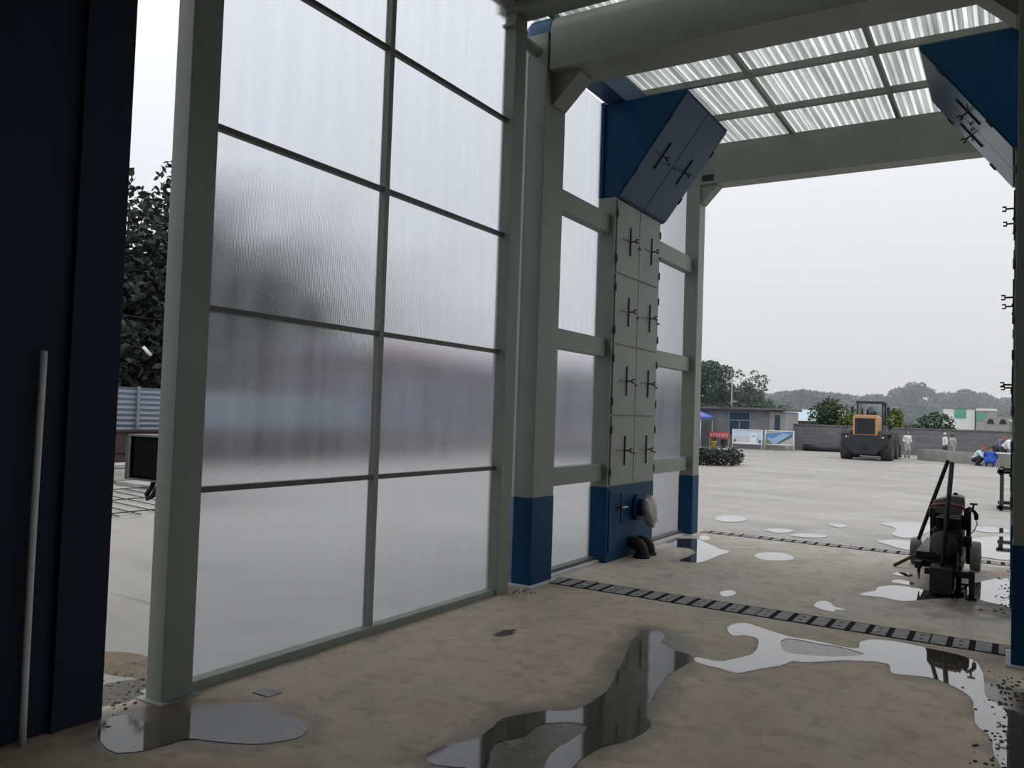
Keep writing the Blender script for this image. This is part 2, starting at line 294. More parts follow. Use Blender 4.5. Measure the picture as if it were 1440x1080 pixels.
# ================================================================== GROUND
PUD={
    'main':[(-1.92,6.46),(-1.91,6.64),(-1.84,6.73),(-1.65,6.63),(-1.46,6.54),(-1.27,6.54),(-1.11,6.50),(-0.97,6.52),(-0.98,6.73),(-0.89,6.88),(-0.71,6.92),(-0.53,6.87),(-0.33,6.82),(-0.21,6.69),(-0.16,6.32),(-0.14,5.92),(-0.05,5.76),(0.06,5.66),(0.19,5.59),(0.16,4.64),(-0.01,4.52),(-0.04,4.71),(-0.07,4.86),(-0.09,5.09),(-0.17,5.33),(-0.19,5.61),(-0.23,5.85),(-0.41,6.07),(-0.57,6.06),(-0.68,6.03),(-0.72,6.23),(-0.83,6.23),(-0.99,6.14),(-1.20,5.92),(-1.29,5.88),(-1.33,5.73),(-1.43,5.56),(-1.52,5.38),(-1.64,5.40),(-1.77,5.42),(-1.84,5.47),(-1.85,5.55),(-1.70,5.56),(-1.62,5.71),(-1.56,5.89),(-1.59,6.14),(-1.64,6.31),(-1.74,6.35),(-1.82,6.28)],
    'main_hole':[(-1.48,6.35),(-1.43,6.48),(-1.25,6.47),(-1.07,6.47),(-0.94,6.43),(-0.91,6.37),(-1.03,6.22),(-1.21,6.11),(-1.35,6.07),(-1.41,6.14)],
    'streak':[(-2.40,5.71),(-2.40,5.97),(-2.31,6.01),(-2.22,5.90),(-2.19,5.74),(-2.04,5.62),(-1.92,5.58),(-1.86,5.50),(-1.86,5.34),(-1.87,5.11),(-1.85,4.86),(-1.79,4.57),(-1.72,4.32),(-1.65,4.20),(-1.64,4.04),(-1.67,3.91),(-1.73,3.77),(-1.75,3.61),(-1.74,3.43),(-1.76,3.25),(-1.82,3.20),(-1.85,3.37),(-1.90,3.55),(-1.90,3.71),(-1.89,3.88),(-1.92,3.97),(-2.00,3.97),(-2.09,3.89),(-2.13,3.82),(-2.12,3.66),(-2.17,3.54),(-2.17,3.44),(-2.05,3.20),(-2.15,3.17),(-2.27,3.12),(-2.35,3.14),(-2.38,3.23),(-2.35,3.37),(-2.29,3.49),(-2.31,3.65),(-2.33,3.79),(-2.27,3.92),(-2.20,4.03),(-2.10,4.10),(-2.06,4.23),(-2.07,4.54),(-2.18,4.98),(-2.30,5.37)],
    'left':[(-3.82,2.42),(-3.96,2.55),(-3.93,2.65),(-3.77,2.65),(-3.73,2.80),(-3.69,3.00),(-3.58,3.15),(-3.49,3.18),(-3.34,3.10),(-3.24,3.14),(-3.12,3.11),(-3.04,3.05),(-3.01,2.96),(-3.05,2.87),(-3.14,2.77),(-3.30,2.69),(-3.42,2.64),(-3.44,2.54),(-3.47,2.44),(-3.53,2.35),(-3.64,2.35)],
    'cab':[(-3.29,9.14),(-3.30,9.46),(-3.34,9.83),(-3.53,10.10),(-3.71,10.04),(-3.88,10.30),(-3.90,10.66),(-3.72,10.93),(-3.48,10.68),(-3.20,10.35),(-3.02,10.19),(-3.04,9.85),(-3.04,9.53),(-3.06,9.20),(-3.17,9.13)],
    'oval':[(-2.70,10.16),(-2.69,10.41),(-2.49,10.59),(-2.32,10.43),(-2.25,10.18),(-2.35,9.99),(-2.52,9.90),(-2.63,10.00)],
    'small_a':[(-2.36,7.68),(-2.38,7.78),(-2.35,7.88),(-2.28,7.89),(-2.24,7.79),(-2.24,7.70),(-2.27,7.60),(-2.32,7.61)],
    'small_b':[(-1.53,7.79),(-1.53,7.97),(-1.48,8.04),(-1.42,7.99),(-1.37,7.87),(-1.26,7.79),(-1.33,7.73),(-1.33,7.66),(-1.38,7.63),(-1.48,7.70)],
    'mach_l':[(-1.26,8.57),(-1.21,8.78),(-1.16,8.90),(-1.17,9.09),(-1.07,9.28),(-0.94,9.34),(-0.85,9.33),(-0.73,9.26),(-0.59,9.27),(-0.48,9.18),(-0.57,8.98),(-0.72,8.77),(-0.88,8.54),(-1.06,8.59)],
    'mach_r':[(-0.50,8.99),(-0.51,9.37),(-0.40,9.90),(-0.26,10.29),(-0.08,10.64),(0.05,10.28),(0.05,8.87),(-0.06,8.99),(-0.22,9.07),(-0.34,9.20)],
    'mach_s':[(-1.09,9.51),(-1.05,9.70),(-0.89,9.61),(-0.90,9.46),(-1.01,9.47)],
    'mach_t':[(-1.14,10.01),(-1.09,10.18),(-0.97,10.16),(-0.94,10.02),(-1.03,9.94)],
    'yard_a':[(-1.65,12.63),(-1.50,12.97),(-1.25,13.01),(-0.98,12.68),(-0.47,14.19),(-0.01,14.63),(-0.00,12.30),(-0.37,12.15),(-0.93,12.07),(-1.26,12.11),(-1.47,12.38)],
    'yard_b':[(-1.90,14.92),(-1.74,15.33),(-1.38,15.64),(-1.10,15.19),(-1.21,13.76),(-1.36,13.32),(-1.58,13.66),(-1.61,14.45)],
    'yard_c':[(-4.26,13.45),(-4.25,13.87),(-4.06,14.06),(-3.84,13.89),(-3.77,13.37),(-4.00,13.08)],
    'yard_d':[(-3.22,12.62),(-3.12,12.89),(-2.89,12.96),(-2.83,12.70),(-2.97,12.41)],
    'yard_e':[(-2.78,12.30),(-2.67,12.67),(-2.36,12.71),(-2.32,12.46),(-2.54,12.25)],
    'yard_f':[(-2.59,14.13),(-2.45,14.35),(-2.29,14.15),(-2.36,13.82)],
    'yard_g':[(-0.59,15.47),(-0.41,15.97),(-0.09,15.85),(-0.08,15.34),(-0.42,15.09)],
    'yard_h':[(-3.74,11.15),(-3.73,11.37),(-3.58,11.16),(-3.56,10.92),(-3.64,10.91)],
    'stain_a':[(-3.27,5.12),(-3.28,5.31),(-3.21,5.40),(-3.16,5.25),(-3.19,5.11)],
    'wetarea':[(-2.39,5.24),(-2.58,5.96),(-2.41,6.26),(-2.03,6.01),(-1.81,5.44),(-1.77,4.92),(-1.65,4.46),(-1.55,4.14),(-1.63,3.81),(-1.66,3.49),(-1.72,3.23),(-2.17,2.90),(-2.37,3.09),(-2.42,3.36),(-2.40,3.73),(-2.40,3.94),(-2.15,4.25),(-2.22,4.68)],
    'wetright':[(-0.63,5.95),(-0.36,6.00),(-0.18,5.75),(-0.12,5.28),(-0.08,4.89),(-0.05,4.49),(0.16,4.64),(0.20,6.13),(-0.18,6.36)],
    'wetleft':[(-4.14,2.57),(-4.06,2.82),(-3.76,3.05),(-3.52,3.24),(-3.14,3.19),(-2.92,3.00),(-3.08,2.72),(-3.37,2.51),(-3.51,2.31),(-3.78,2.26)],
    'wetcab':[(-4.04,10.40),(-4.03,10.90),(-3.72,11.03),(-3.34,10.02),(-3.14,9.04),(-3.33,9.03),(-3.45,9.92)],
    'wetmach':[(-0.81,9.03),(-0.78,10.13),(-0.35,10.71),(-0.00,10.81),(0.04,8.37),(-0.29,7.97),(-0.65,7.92),(-0.78,8.46)],
}

def smooth_ring(pts, n=4, jit=0.0):
    out = []; k = len(pts)
    for i in range(k):
        p0, p1, p2, p3 = (np.array(pts[(i+j) % k]) for j in (-1, 0, 1, 2))
        for q in range(n):
            t = q/n
            out.append(0.5*((2*p1)+(-p0+p2)*t+(2*p0-5*p1+4*p2-p3)*t*t+(-p0+3*p1-3*p2+p3)*t**3))
    if jit:
        out = [p + np.array([rnd.uniform(-jit, jit), rnd.uniform(-jit, jit)]) for p in out]
    return [(float(p[0]), float(p[1])) for p in out]
def inside_dist(P, X, Y):
    # signed distance (negative inside) from grid points to a polygon, numpy
    P = np.array(P); D = np.full(X.shape, 1e9); ins = np.zeros(X.shape, bool); n = len(P)
    for i in range(n):
        a = P[i]; b = P[(i+1) % n]; ab = b-a; L2 = ab@ab+1e-12
        t = np.clip(((X-a[0])*ab[0]+(Y-a[1])*ab[1])/L2, 0, 1)
        D = np.minimum(D, np.hypot(X-a[0]-t*ab[0], Y-a[1]-t*ab[1]))
        c = ((a[1] > Y) != (b[1] > Y)) & (X < (b[0]-a[0])*(Y-a[1])/(b[1]-a[1]+1e-12)+a[0]); ins ^= c
    return np.where(ins, -D, D)
FX0, FX1, FY0, FY1, ST = -4.14, 1.3, -4.5, 12.0, 0.04
nx = int(round((FX1-FX0)/ST))+1; ny = int(round((FY1-FY0)/ST))+1
gx, gy = np.meshgrid(np.linspace(FX0, FX1, nx), np.linspace(FY0, FY1, ny))
wet = np.zeros(gx.shape)
def add_wet(name, soft, amt):
    global wet
    d = inside_dist(PUD[name], gx, gy)
    wet = np.maximum(wet, amt*np.clip(0.5 - d/soft, 0, 1))
for k, soft, amt in (('wetarea', 0.35, 0.8), ('wetright', 0.35, 0.9), ('wetleft', 0.25, 0.85), ('wetcab', 0.3, 0.75), ('wetmach', 0.6, 0.55), ('stain_a', 0.03, 1.0),
                     ('streak', 0.45, 1.0), ('main', 0.11, 0.9), ('left', 0.12, 1.0), ('cab', 0.12, 0.8), ('oval', 0.08, 0.7), ('small_a', 0.08, 0.6), ('small_b', 0.08, 0.6), ('mach_l', 0.15, 0.7), ('mach_r', 0.2, 0.8), ('yard_h', .08, .6)):
    add_wet(k, soft, amt)
# darker, smoother strip along the left kerb
wet = np.maximum(wet, 0.35*np.clip(1-(gx+3.98)/0.22, 0, 1)*(gx > -4.2))
fme = bpy.data.meshes.new('floor')
vs = np.stack([gx.ravel()*S, gy.ravel()*S, np.zeros(gx.size)], 1)
idx = np.arange(nx*ny).reshape(ny, nx)
fs = np.stack([idx[:-1, :-1].ravel(), idx[:-1, 1:].ravel(), idx[1:, 1:].ravel(), idx[1:, :-1].ravel()], 1)
fme.from_pydata(vs.tolist(), [], fs.tolist())
at = fme.attributes.new('wet', 'FLOAT', 'POINT'); at.data.foreach_set('value', wet.ravel().astype(np.float32))
tanv = np.clip(1.0-(gy-6.6)/1.6, 0.25, 1)
at = fme.attributes.new('sediment', 'FLOAT', 'POINT'); at.data.foreach_set('value', tanv.ravel().astype(np.float32))
floor = bpy.data.objects.new('floor', fme); COL.objects.link(floor); struct(floor, 'stained concrete wash bay floor', 'floor')

m, N, L = simple_nodes('stained_concrete'); 
o = N.new('ShaderNodeOutputMaterial'); p = N.new('ShaderNodeBsdfPrincipled'); L.new(p.outputs[0], o.inputs[0])
def noise(scale, detail=6, rough=0.6, st=None):
    tc = N.new('ShaderNodeTexCoord'); n = N.new('ShaderNodeTexNoise'); n.inputs['Scale'].default_value = scale; n.inputs['Detail'].default_value = detail; n.inputs['Roughness'].default_value = rough
    if st: mp = N.new('ShaderNodeMapping'); mp.inputs['Scale'].default_value = st; L.new(tc.outputs['Object'], mp.inputs[0]); L.new(mp.outputs[0], n.inputs['Vector'])
    else: L.new(tc.outputs['Object'], n.inputs['Vector'])
    return n.outputs['Fac']
def rng(src, a, b, c, d):
    r = N.new('ShaderNodeMapRange'); r.inputs[1].default_value = a; r.inputs[2].default_value = b; r.inputs[3].default_value = c; r.inputs[4].default_value = d; L.new(src, r.inputs[0]); return r.outputs[0]
def math_(op, a, b):
    q = N.new('ShaderNodeMath'); q.operation = op
    for i, v in enumerate((a, b)):
        if isinstance(v, (int, float)): q.inputs[i].default_value = v
        else: L.new(v, q.inputs[i])
    return q.outputs[0]
def mixc(f, a, b, blend='MIX'):
    q = N.new('ShaderNodeMix'); q.data_type = 'RGBA'; q.blend_type = blend
    if isinstance(f, (int, float)): q.inputs[0].default_value = f
    else: L.new(f, q.inputs[0])
    for i, v in ((6, a), (7, b)):
        if isinstance(v, tuple): q.inputs[i].default_value = (*v, 1)
        else: L.new(v, q.inputs[i])
    return q.outputs[2]
def attr(n):
    a = N.new('ShaderNodeAttribute'); a.attribute_name = n; return a.outputs['Fac']
sed = math_('MULTIPLY', attr('sediment'), rng(noise(0.55, 4), 0.3, 0.62, 0.55, 1.0))
c = mixc(sed, (0.52, 0.475, 0.43), (0.50, 0.405, 0.28))
c = mixc(rng(noise(0.9, 8, 0.7, (1, 0.5, 1)), 0.35, 0.68, 0.0, 0.5), c, (0.30, 0.26, 0.20))
c = mixc(rng(noise(4, 8, 0.75), 0.50, 0.70, 0.0, 0.75), c, (0.22, 0.185, 0.14))
c = mixc(rng(noise(1.6, 8, 0.75, (1, .6, 1)), 0.52, 0.68, 0.0, 0.65), c, (0.27, 0.24, 0.21))
c = mixc(rng(noise(2.3, 7, 0.7), 0.52, 0.66, 0.0, 0.65), c, (0.40, 0.29, 0.20))
c = mixc(rng(noise(9, 5), 0.6, 0.72, 0.0, 0.3), c, (0.44, 0.42, 0.38))
w = math_('MULTIPLY', attr('wet'), 1.0)
w = rng(math_('ADD', w, rng(noise(3.0, 8, 0.7), 0.25, 0.75, -0.32, 0.32)), 0.22, 0.80, 0.0, 1.0)
wcol = mixc(1.0, c, (0.22, 0.21, 0.20), 'MULTIPLY')
c = mixc(w, c, wcol)
L.new(c, p.inputs['Base Color'])
L.new(rng(w, 0.2, 1.0, 0.78, 0.22), p.inputs['Roughness'])
bp = N.new('ShaderNodeBump'); bp.inputs['Strength'].default_value = 0.25; bp.inputs['Distance'].default_value = 0.01; L.new(noise(18, 8, 0.7), bp.inputs['Height']); L.new(bp.outputs[0], p.inputs['Normal'])
fme.materials.append(m)

m, N, L = simple_nodes('yard_concrete')
o = N.new('ShaderNodeOutputMaterial'); p = N.new('ShaderNodeBsdfPrincipled'); L.new(p.outputs[0], o.inputs[0]); p.inputs['Roughness'].default_value = 0.75
c = mixc(rng(noise(0.12, 5), 0.35, 0.65, 0.0, 1.0), (0.325, 0.305, 0.28), (0.265, 0.25, 0.232))
c = mixc(rng(noise(0.35, 7, 0.7, (0.5, 1.6, 1)), 0.5, 0.72, 0.0, 0.55), c, (0.19, 0.18, 0.168))
c = mixc(rng(noise(1.7, 7, 0.7), 0.58, 0.75, 0.0, 0.5), c, (0.24, 0.225, 0.21))
tc = N.new('ShaderNodeTexCoord'); mp = N.new('ShaderNodeMapping'); mp.inputs['Rotation'].default_value = (0, 0, 0.03); L.new(tc.outputs['Object'], mp.inputs[0])
bk = N.new('ShaderNodeTexBrick'); bk.offset = 0.0; bk.inputs['Scale'].default_value = 1.0; bk.inputs['Mortar Size'].default_value = 0.035; bk.inputs['Brick Width'].default_value = 6.0; bk.inputs['Row Height'].default_value = 5.0; bk.inputs['Mortar Smooth'].default_value = 0.4
L.new(mp.outputs[0], bk.inputs['Vector'])
c = mixc(math_('MULTIPLY', bk.outputs['Fac'], rng(noise(0.6, 5), 0.4, 0.6, 0.0, 0.7)), c, (0.15, 0.14, 0.13))
L.new(c, p.inputs['Base Color']); L.new(rng(noise(0.5, 4), 0.45, 0.7, 0.8, 0.3), p.inputs['Roughness'])
YARD = m
struct(MB(1.0).add([(-260, -120, -0.006), (200, -120, -0.006), (200, 420, -0.006), (-260, 420, -0.006)], [(0, 1, 2, 3)]).build('ground', YARD, origin=(0, 0, -0.006)), 'pale grey concrete yard', 'ground')

def puddle(key, label, z=0.003, hole=None, n=4, matl=WATER):
    cu = bpy.data.curves.new('tmp', 'CURVE'); cu.dimensions = '2D'; cu.fill_mode = 'BOTH'
    rings = [PUD[key]] + ([PUD[hole]] if hole else [])
    cx = sum(q[0] for q in PUD[key])/len(PUD[key])*S; cy = sum(q[1] for q in PUD[key])/len(PUD[key])*S
    for r in rings:
        pts = smooth_ring(r, n, 0.004); sp = cu.splines.new('POLY'); sp.points.add(len(pts)-1); sp.use_cyclic_u = True
        for q, (x, y) in zip(sp.points, pts): q.co = (x*S-cx, y*S-cy, 0, 1)
    ob = bpy.data.objects.new('tmp', cu); COL.objects.link(ob)
    dg = bpy.context.evaluated_depsgraph_get(); me = bpy.data.meshes.new_from_object(ob.evaluated_get(dg))
    bpy.data.objects.remove(ob); bpy.data.curves.remove(cu)
    me.name = 'puddle'; me.materials.clear(); me.materials.append(matl)
    bm = bmesh.new(); bm.from_mesh(me); bm.normal_update()
    for f in bm.faces:
        if f.normal.z < 0: f.normal_flip()
    bm.to_mesh(me); bm.free()
    p = bpy.data.objects.new('puddle', me); COL.objects.link(p); p.location = (cx, cy, z)
    return tag(p, label, 'puddle', 'rain puddles on the concrete')
puddle('main', 'largest bright branching puddle in front of the near drain, with a dry island inside', hole='main_hole')
puddle('streak', 'long dark streak of water running down the middle of the floor', matl=WFILM)
puddle('left', 'grey puddle at the foot of the tall left post', z=0.004, matl=WSHAL)
puddle('cab', 'bright puddle by the blue base of the cabinet, reflecting its corner')
puddle('oval', 'pale oval puddle between the two drains')
puddle('small_a', 'smallest round puddle just beyond the near drain')
puddle('small_b', 'small tadpole shaped puddle beyond the near drain, nearer the machine')
puddle('mach_l', 'bright ragged puddle to the left of the cutting machine foot')
puddle('mach_r', 'bright puddle to the right of the cutting machine, by the right cabinet')
puddle('mach_s', 'thin sliver of water under the timber prop of the machine', z=0.002)
puddle('mach_t', 'small dark edged puddle just below the timber prop')
puddle('yard_a', 'wide bright puddle in the yard behind the cutting machine, just past the far drain')
puddle('yard_b', 'bright puddle out in the yard upper left of the machine handles')
puddle('yard_c', 'oval puddle in the yard nearest the far left column')
puddle('yard_d', 'narrow puddle in the yard left of middle, past the far drain')
puddle('yard_e', 'long thin puddle lying along the far side of the far drain')
puddle('yard_f', 'faint sliver of water in the middle of the yard')
puddle('yard_g', 'furthest puddle in the yard, close to the right cabinet edge')
puddle('yard_h', 'tiny puddle at the foot of the far left column')

# ================================================================== MIRRORING: left row of the bay and the same row on the right
MIR = -3.89
def SX(side): return (lambda x: x) if side == 'l' else (lambda x: MIR - x)

def obox(mb, o, ax, ay, az, ra, rb, rc):
    o, ax, ay, az = Vector(o), Vector(ax), Vector(ay), Vector(az); vs = []
    for c in rc:
        for a, b in ((ra[0], rb[0]), (ra[1], rb[0]), (ra[1], rb[1]), (ra[0], rb[1])): vs.append(o+ax*a+ay*b+az*c)
    return mb.add(vs, [(0,3,2,1),(4,5,6,7),(0,1,5,4),(1,2,6,5),(2,3,7,6),(3,0,4,7)])

def pane_mesh(x, y0, y1, z0, z1, pitch=0.0115):
    # ribbed sheet standing in a plane of constant x: flutes run vertically, back is flat
    mb = MB(); n = max(8, int((y1-y0)/pitch)); seg = 6; M = n*seg; th = 0.006; A = pitch*0.30/(2*math.pi)
    vs = []
    for i in range(M+1):
        y = y0+(y1-y0)*i/M; w = A*math.cos(2*math.pi*i/seg)
        for z in (z0, z1): vs.append((x+th/2+w, y, z))
        for z in (z0, z1): vs.append((x-th/2, y, z))
    fr = [q for i in range(M+1) for q in vs[4*i:4*i+2]]; bk = [q for i in range(M+1) for q in vs[4*i+2:4*i+4]]
    mb.add(fr, [(2*i, 2*i+2, 2*i+3, 2*i+1) for i in range(M)], True)
    mb.add(bk, [(2*i, 2*i+1, 2*i+3, 2*i+2) for i in range(M)], False)
    for e in (0, M): mb.add([fr[2*e], fr[2*e+1], bk[2*e+1], bk[2*e]], [(0, 1, 2, 3) if e else (3, 2, 1, 0)])
    return mb

# ------------------------------------------------------------------ front screen wall (two bays, five rows)
t = thing('screen_wall', 'tall grey framed wall of ten large translucent sheets, left of the near blue footed column', 'wall', (-4.0, 4.6, 0))
PY = [(2.845, 3.04), (4.585, 4.635), (6.24, 6.43)]
po = MB().box(-4.07, -3.93, *PY[0], 0, 5.45).build('post', GREY, t, bevel=0.004)
MB().box(-4.11, -3.895, 2.81, 3.07, 0.0, 0.010).build('base_plate', GREY, po)
MB().box(-4.06, -4.0, *PY[1], 0.05, 5.40).build('post', GREY, t)
po = MB().box(-4.07, -3.94, *PY[2], 0, 5.45).build('post', GREY, t, bevel=0.004)
MB().box(-4.07, -3.935, 6.2, 6.44, 5.20, 5.225).build('clamp_band', GREY, po)
MB().box(-4.06, -3.965, 3.04, 6.24, 0.0, 0.055).build('bottom_rail', GREY, t)
MB().box(-4.10, -3.93, 2.845, 6.43, 5.40, 5.60).build('top_rail', GREY, t)
ZR = [0.055, 1.14, 2.20, 3.275, 4.34, 5.40]
for (a, b) in ((3.04, 4.585), (4.635, 6.24)):
    for z in ZR[1:5]: MB().box(-4.05, -4.005, a, b, z-0.017, z+0.017).build('glazing_bar', DBAR, t)
    for z0, z1 in zip(ZR[:-1], ZR[1:]): pane_mesh(-4.045, a, b, z0+0.004, z1-0.004).build('pane', POLY, t, recalc=False)
pane_mesh(-4.09, 6.43, 6.72, 0.0, 5.2).build('pane', POLY, t, recalc=False)  # added strip between post and column, tunes the light on the column face
hd = MB().box(-4.12, 1.2, 6.20, 6.46, 5.34, 5.60).build('steel_beam', GREY, bevel=0.006)
tag(hd, 'grey header beam across the top above the corner post, nearest the viewer', 'beam')

# ------------------------------------------------------------------ columns
def column(side, y0, y1, xi, xo, top, label):
    X = SX(side); t = thing('steel_column', label, 'column', (X((xi+xo)/2), (y0+y1)/2, 0), group=None)
    MB().box(X(xo), X(xi), y0, y1, 0.84, top).build('shaft', GREY, t, bevel=0.006)
    tag(MB().box(X(xo-0.004), X(xi+0.004), y0-0.004, y1+0.004, 0.015, 0.845).build('foot', NAVY, t, bevel=0.006), 'navy blue foot')
    MB().box(X(xo-0.03), X(xi+0.035), y0-0.035, y1+0.04, 0.0, 0.02).build('base_plate', PALEC, t)
    return t
column('l', 6.72, 7.13, -3.885, -4.19, 5.335, 'grey column with navy foot standing at the left end of the near drain')
column('r', 6.72, 7.13, -3.885, -4.13, 5.335, 'dark right hand column with navy foot at the right edge of the photo, nearest the viewer')
column('l', 11.17, 11.42, -3.86, -4.06, 5.0, 'grey column with navy foot standing at the left end of the far drain')
column('r', 11.17, 11.42, -3.86, -4.06, 5.0, 'far right column mostly hidden behind the near right column')
tag(MB().cyl((-4.0, 6.43, 5.17), (-4.0, 6.735, 5.17), 0.055, n=18).build('tie_pipe', GREY), 'short grey round stub pipe joining the corner post to the near left column', 'pipe')

# ------------------------------------------------------------------ cross beams
def rounded(y0, y1, z0, z1, r):
    pts = [(y0, z0), (y1, z0)]
    for i in range(9): a = math.pi/2*i/8; pts.append((y1-r+r*math.cos(math.pi/2*0+a) , z1-r+r*math.sin(a)))
    for i in range(9): a = math.pi/2+math.pi/2*i/8; pts.append((y0+r+r*math.cos(a), z1-r+r*math.sin(a)))
    return pts
def gusset(mb, side, y0, y1, x0, w, ztop, h):
    X = SX(side); mb.prism([(X(x0), ztop), (X(x0+w), ztop), (X(x0+w), ztop-0.025), (X(x0+0.02), ztop-h), (X(x0), ztop-h)], 'y', y0, y1); return mb
t = thing('cross_beam', 'large grey box beam with rounded top and blue rounded end cap, crossing above the near drain', 'beam', (-1.945, 6.95, 4.96))
MB().prism(rounded(6.735, 7.2, 4.965, 5.53, 0.16), 'x', -3.86, SX('r')(-3.86)).build('beam', GREY, t, bevel=0.003)
for sd in 'lr':
    X = SX(sd)
    mb = MB()
    pr = rounded(6.735, 7.2, 5.335, 5.53, 0.13)
    n = len(pr); cy, cz = 6.97, 5.4; vs = []
    ks = [(-3.865, 1.0), (-4.10, 1.0), (-4.16, 0.86), (-4.19, 0.55)]
    for x, k in ks: vs += [(X(x), cy+(a-cy)*k, 5.335+(b-5.335)*k) for a, b in pr]
    fs = [tuple(range(n)), tuple(range(3*n, 4*n))]
    for q in range(3): fs += [(q*n+i, q*n+(i+1) % n, (q+1)*n+(i+1) % n, (q+1)*n+i) for i in range(n)]
    tag(mb.add(vs, fs).build('end_cap', BLUE, t), 'blue end cap')
    gusset(MB(), sd, 6.84, 7.10, -3.885, 0.30, 4.965, 0.30).build('gusset', GREY, t)
t = thing('cross_beam', 'flat grey cross beam above the far drain with the open sky under it', 'beam', (-1.945, 11.3, 4.93))
MB().box(-4.02, SX('r')(-4.02), 11.165, 11.46, 4.985, 5.545).build('beam', GREY, t, bevel=0.006)
for sd in 'lr':
    X = SX(sd)
    gusset(MB(), sd, 11.20, 11.40, -3.86, 0.24, 4.985, 0.26).build('gusset', GREY, t)
tag(MB().box(-3.835, -3.665, 11.155, 11.17, 5.03, 5.115).build('vent', BLACK, t), 'black vent slot')

# ------------------------------------------------------------------ bay side walls
def bay_wall(side, a, b, label):
    X = SX(side); t = thing('screen_wall', label, 'wall', (X(-4.0), (a+b)/2, 0))
    for z0, z1 in ((3.73, 3.945), (2.32, 2.52), (0.92, 1.105)):
        MB().box(X(-4.07), X(-3.95), a, b, z0, z1).build('girt', GREY, t, bevel=0.004)
    zz = [0.06, 1.0, 2.42, 3.84, 5.245]
    for z0, z1 in zip(zz[:-1], zz[1:]): pane_mesh(X(-4.085), a, b if b < 10 else b+0.08, z0, z1).build('pane', POLY, t, recalc=False)
    tag(MB().box(X(-4.10), X(-4.0), a, b, 0.0, 0.06).build('sill', DBAR, t), 'dark sill')
    if b < 10: MB().box(X(-4.10), X(-4.05), 8.372, 8.402, 4.14, 5.245).build('gap_filler', NAVY, t)  # added filler blocking the bright sky gap beside the overhead box
    tag(MB().box(X(-4.0), X(-3.955), a, b, 0.0, 0.028).build('kerb', PALEC, t), 'pale kerb')
    return t
bay_wall('l', 7.13, 8.372, 'framed translucent wall between the near left column and the door cabinet')
bay_wall('l', 9.758, 11.165, 'narrow framed translucent wall between the door cabinet and the far left column')
bay_wall('r', 7.13, 8.372, 'translucent wall behind the near right column')
bay_wall('r', 9.758, 11.165, 'translucent wall before the far right column, hidden by the near one')
for sd in 'lr':
    X = SX(sd)
    q = MB().box(X(-4.06), X(-3.82), 7.2, 11.165, 5.25, 5.51).build('eaves_box', BLUE, bevel=0.004)
    tag(q, 'blue box gutter running along the top of the %s' % ('left side wall, just under the roof' if sd == 'l' else 'right wall, behind the slanted box'), 'gutter')

def handle(parent, o, u, w, n, matl=BLACK, flip=1):
    # flush upright bar, a stem that sticks straight out and ends in a small fork, a thin latch rod across the door
    o, u, w, n = Vector(o), Vector(u)*flip, Vector(w), Vector(n)
    mb = MB()
    obox(mb, o, u, w, n, (-0.009, 0.009), (-0.17, 0.17), (0.001, 0.014))
    mb.cyl(o+n*0.005, o+n*0.075, 0.0085, n=8)
    obox(mb, o, u, w, n, (-0.010, 0.010), (-0.024, 0.024), (0.070, 0.080))
    for q in (-0.019, 0.019): obox(mb, o, u, w, n, (-0.010, 0.010), (q-0.006, q+0.006), (0.078, 0.105))
    h = mb.build('handle', matl, parent)
    k = MB(); obox(k, o, u, w, n, (-0.22, 0.0), (-0.004, 0.004), (0.001, 0.007)); k.build('latch_rod', DBAR, h)
    k = MB(); k.tube([o+u*0.24-w*0.03+n*0.012, o+u*0.27-w*0.045+n*0.018, o+u*0.30-w*0.03+n*0.012], 0.009, 6); k.build('latch', DBAR, h)
    return h
def hinge(parent, o, w, n, u, matl=BLACK):
    mb = MB(); o = Vector(o); w = Vector(w); n = Vector(n)
    mb.cyl(o-w*0.045+n*0.006, o+w*0.045+n*0.006, 0.011, n=8); mb.build('hinge', matl, parent)

def cabinet(side, label):
    X = SX(side); sg = 1 if side == 'l' else -1; nrm = (sg, 0, 0)
    t = thing('door_cabinet', label, 'cabinet', (X(-3.98), 9.06, 0))
    MB().box(X(-4.10), X(-3.887), 8.38, 9.75, 0.845, 4.135).build('body', GREY, t, bevel=0.004)
    b = tag(MB().box(X(-4.105), X(-3.882), 8.376, 9.754, 0.0, 0.845).build('base', NAVY, t, bevel=0.004), 'navy blue base')
    rows = [(0.86, 1.645), (1.665, 2.455), (2.475, 3.265), (3.29, 4.11)]
    for z0, z1 in rows:
        for (a, c, hy) in ((8.425, 9.068, 8.80), (9.082, 9.725, 9.45)):
            d = MB().box(X(-3.887), X(-3.872), a, c, z0, z1).build('door', GREY, t, bevel=0.003)
            handle(d, (X(-3.872), hy, (z0+z1)/2), (0, 1, 0), (0, 0, 1), nrm)
            hy2 = a if a < 9 else c
            for zz in (z0+0.15, z1-0.15): hinge(d, (X(-3.874), hy2, zz), (0, 0, 1), nrm, None, DBAR)
    d = MB().box(X(-3.882), X(-3.870), 8.43, 9.05, 0.12, 0.81).build('door', NAVY, b, bevel=0.003)
    mb = MB()
    o = Vector((X(-3.870), 8.64, 0.60)); n = Vector(nrm); u = Vector((0, 1, 0)); w = Vector((0, 0, 1))
    return t, b
CABL, CBASE = cabinet('l', 'tall grey cabinet of eight doors on a navy base, in the left wall')
CABR, CBASER = cabinet('r', 'tall door cabinet seen edge on at the right, only its black handles showing')
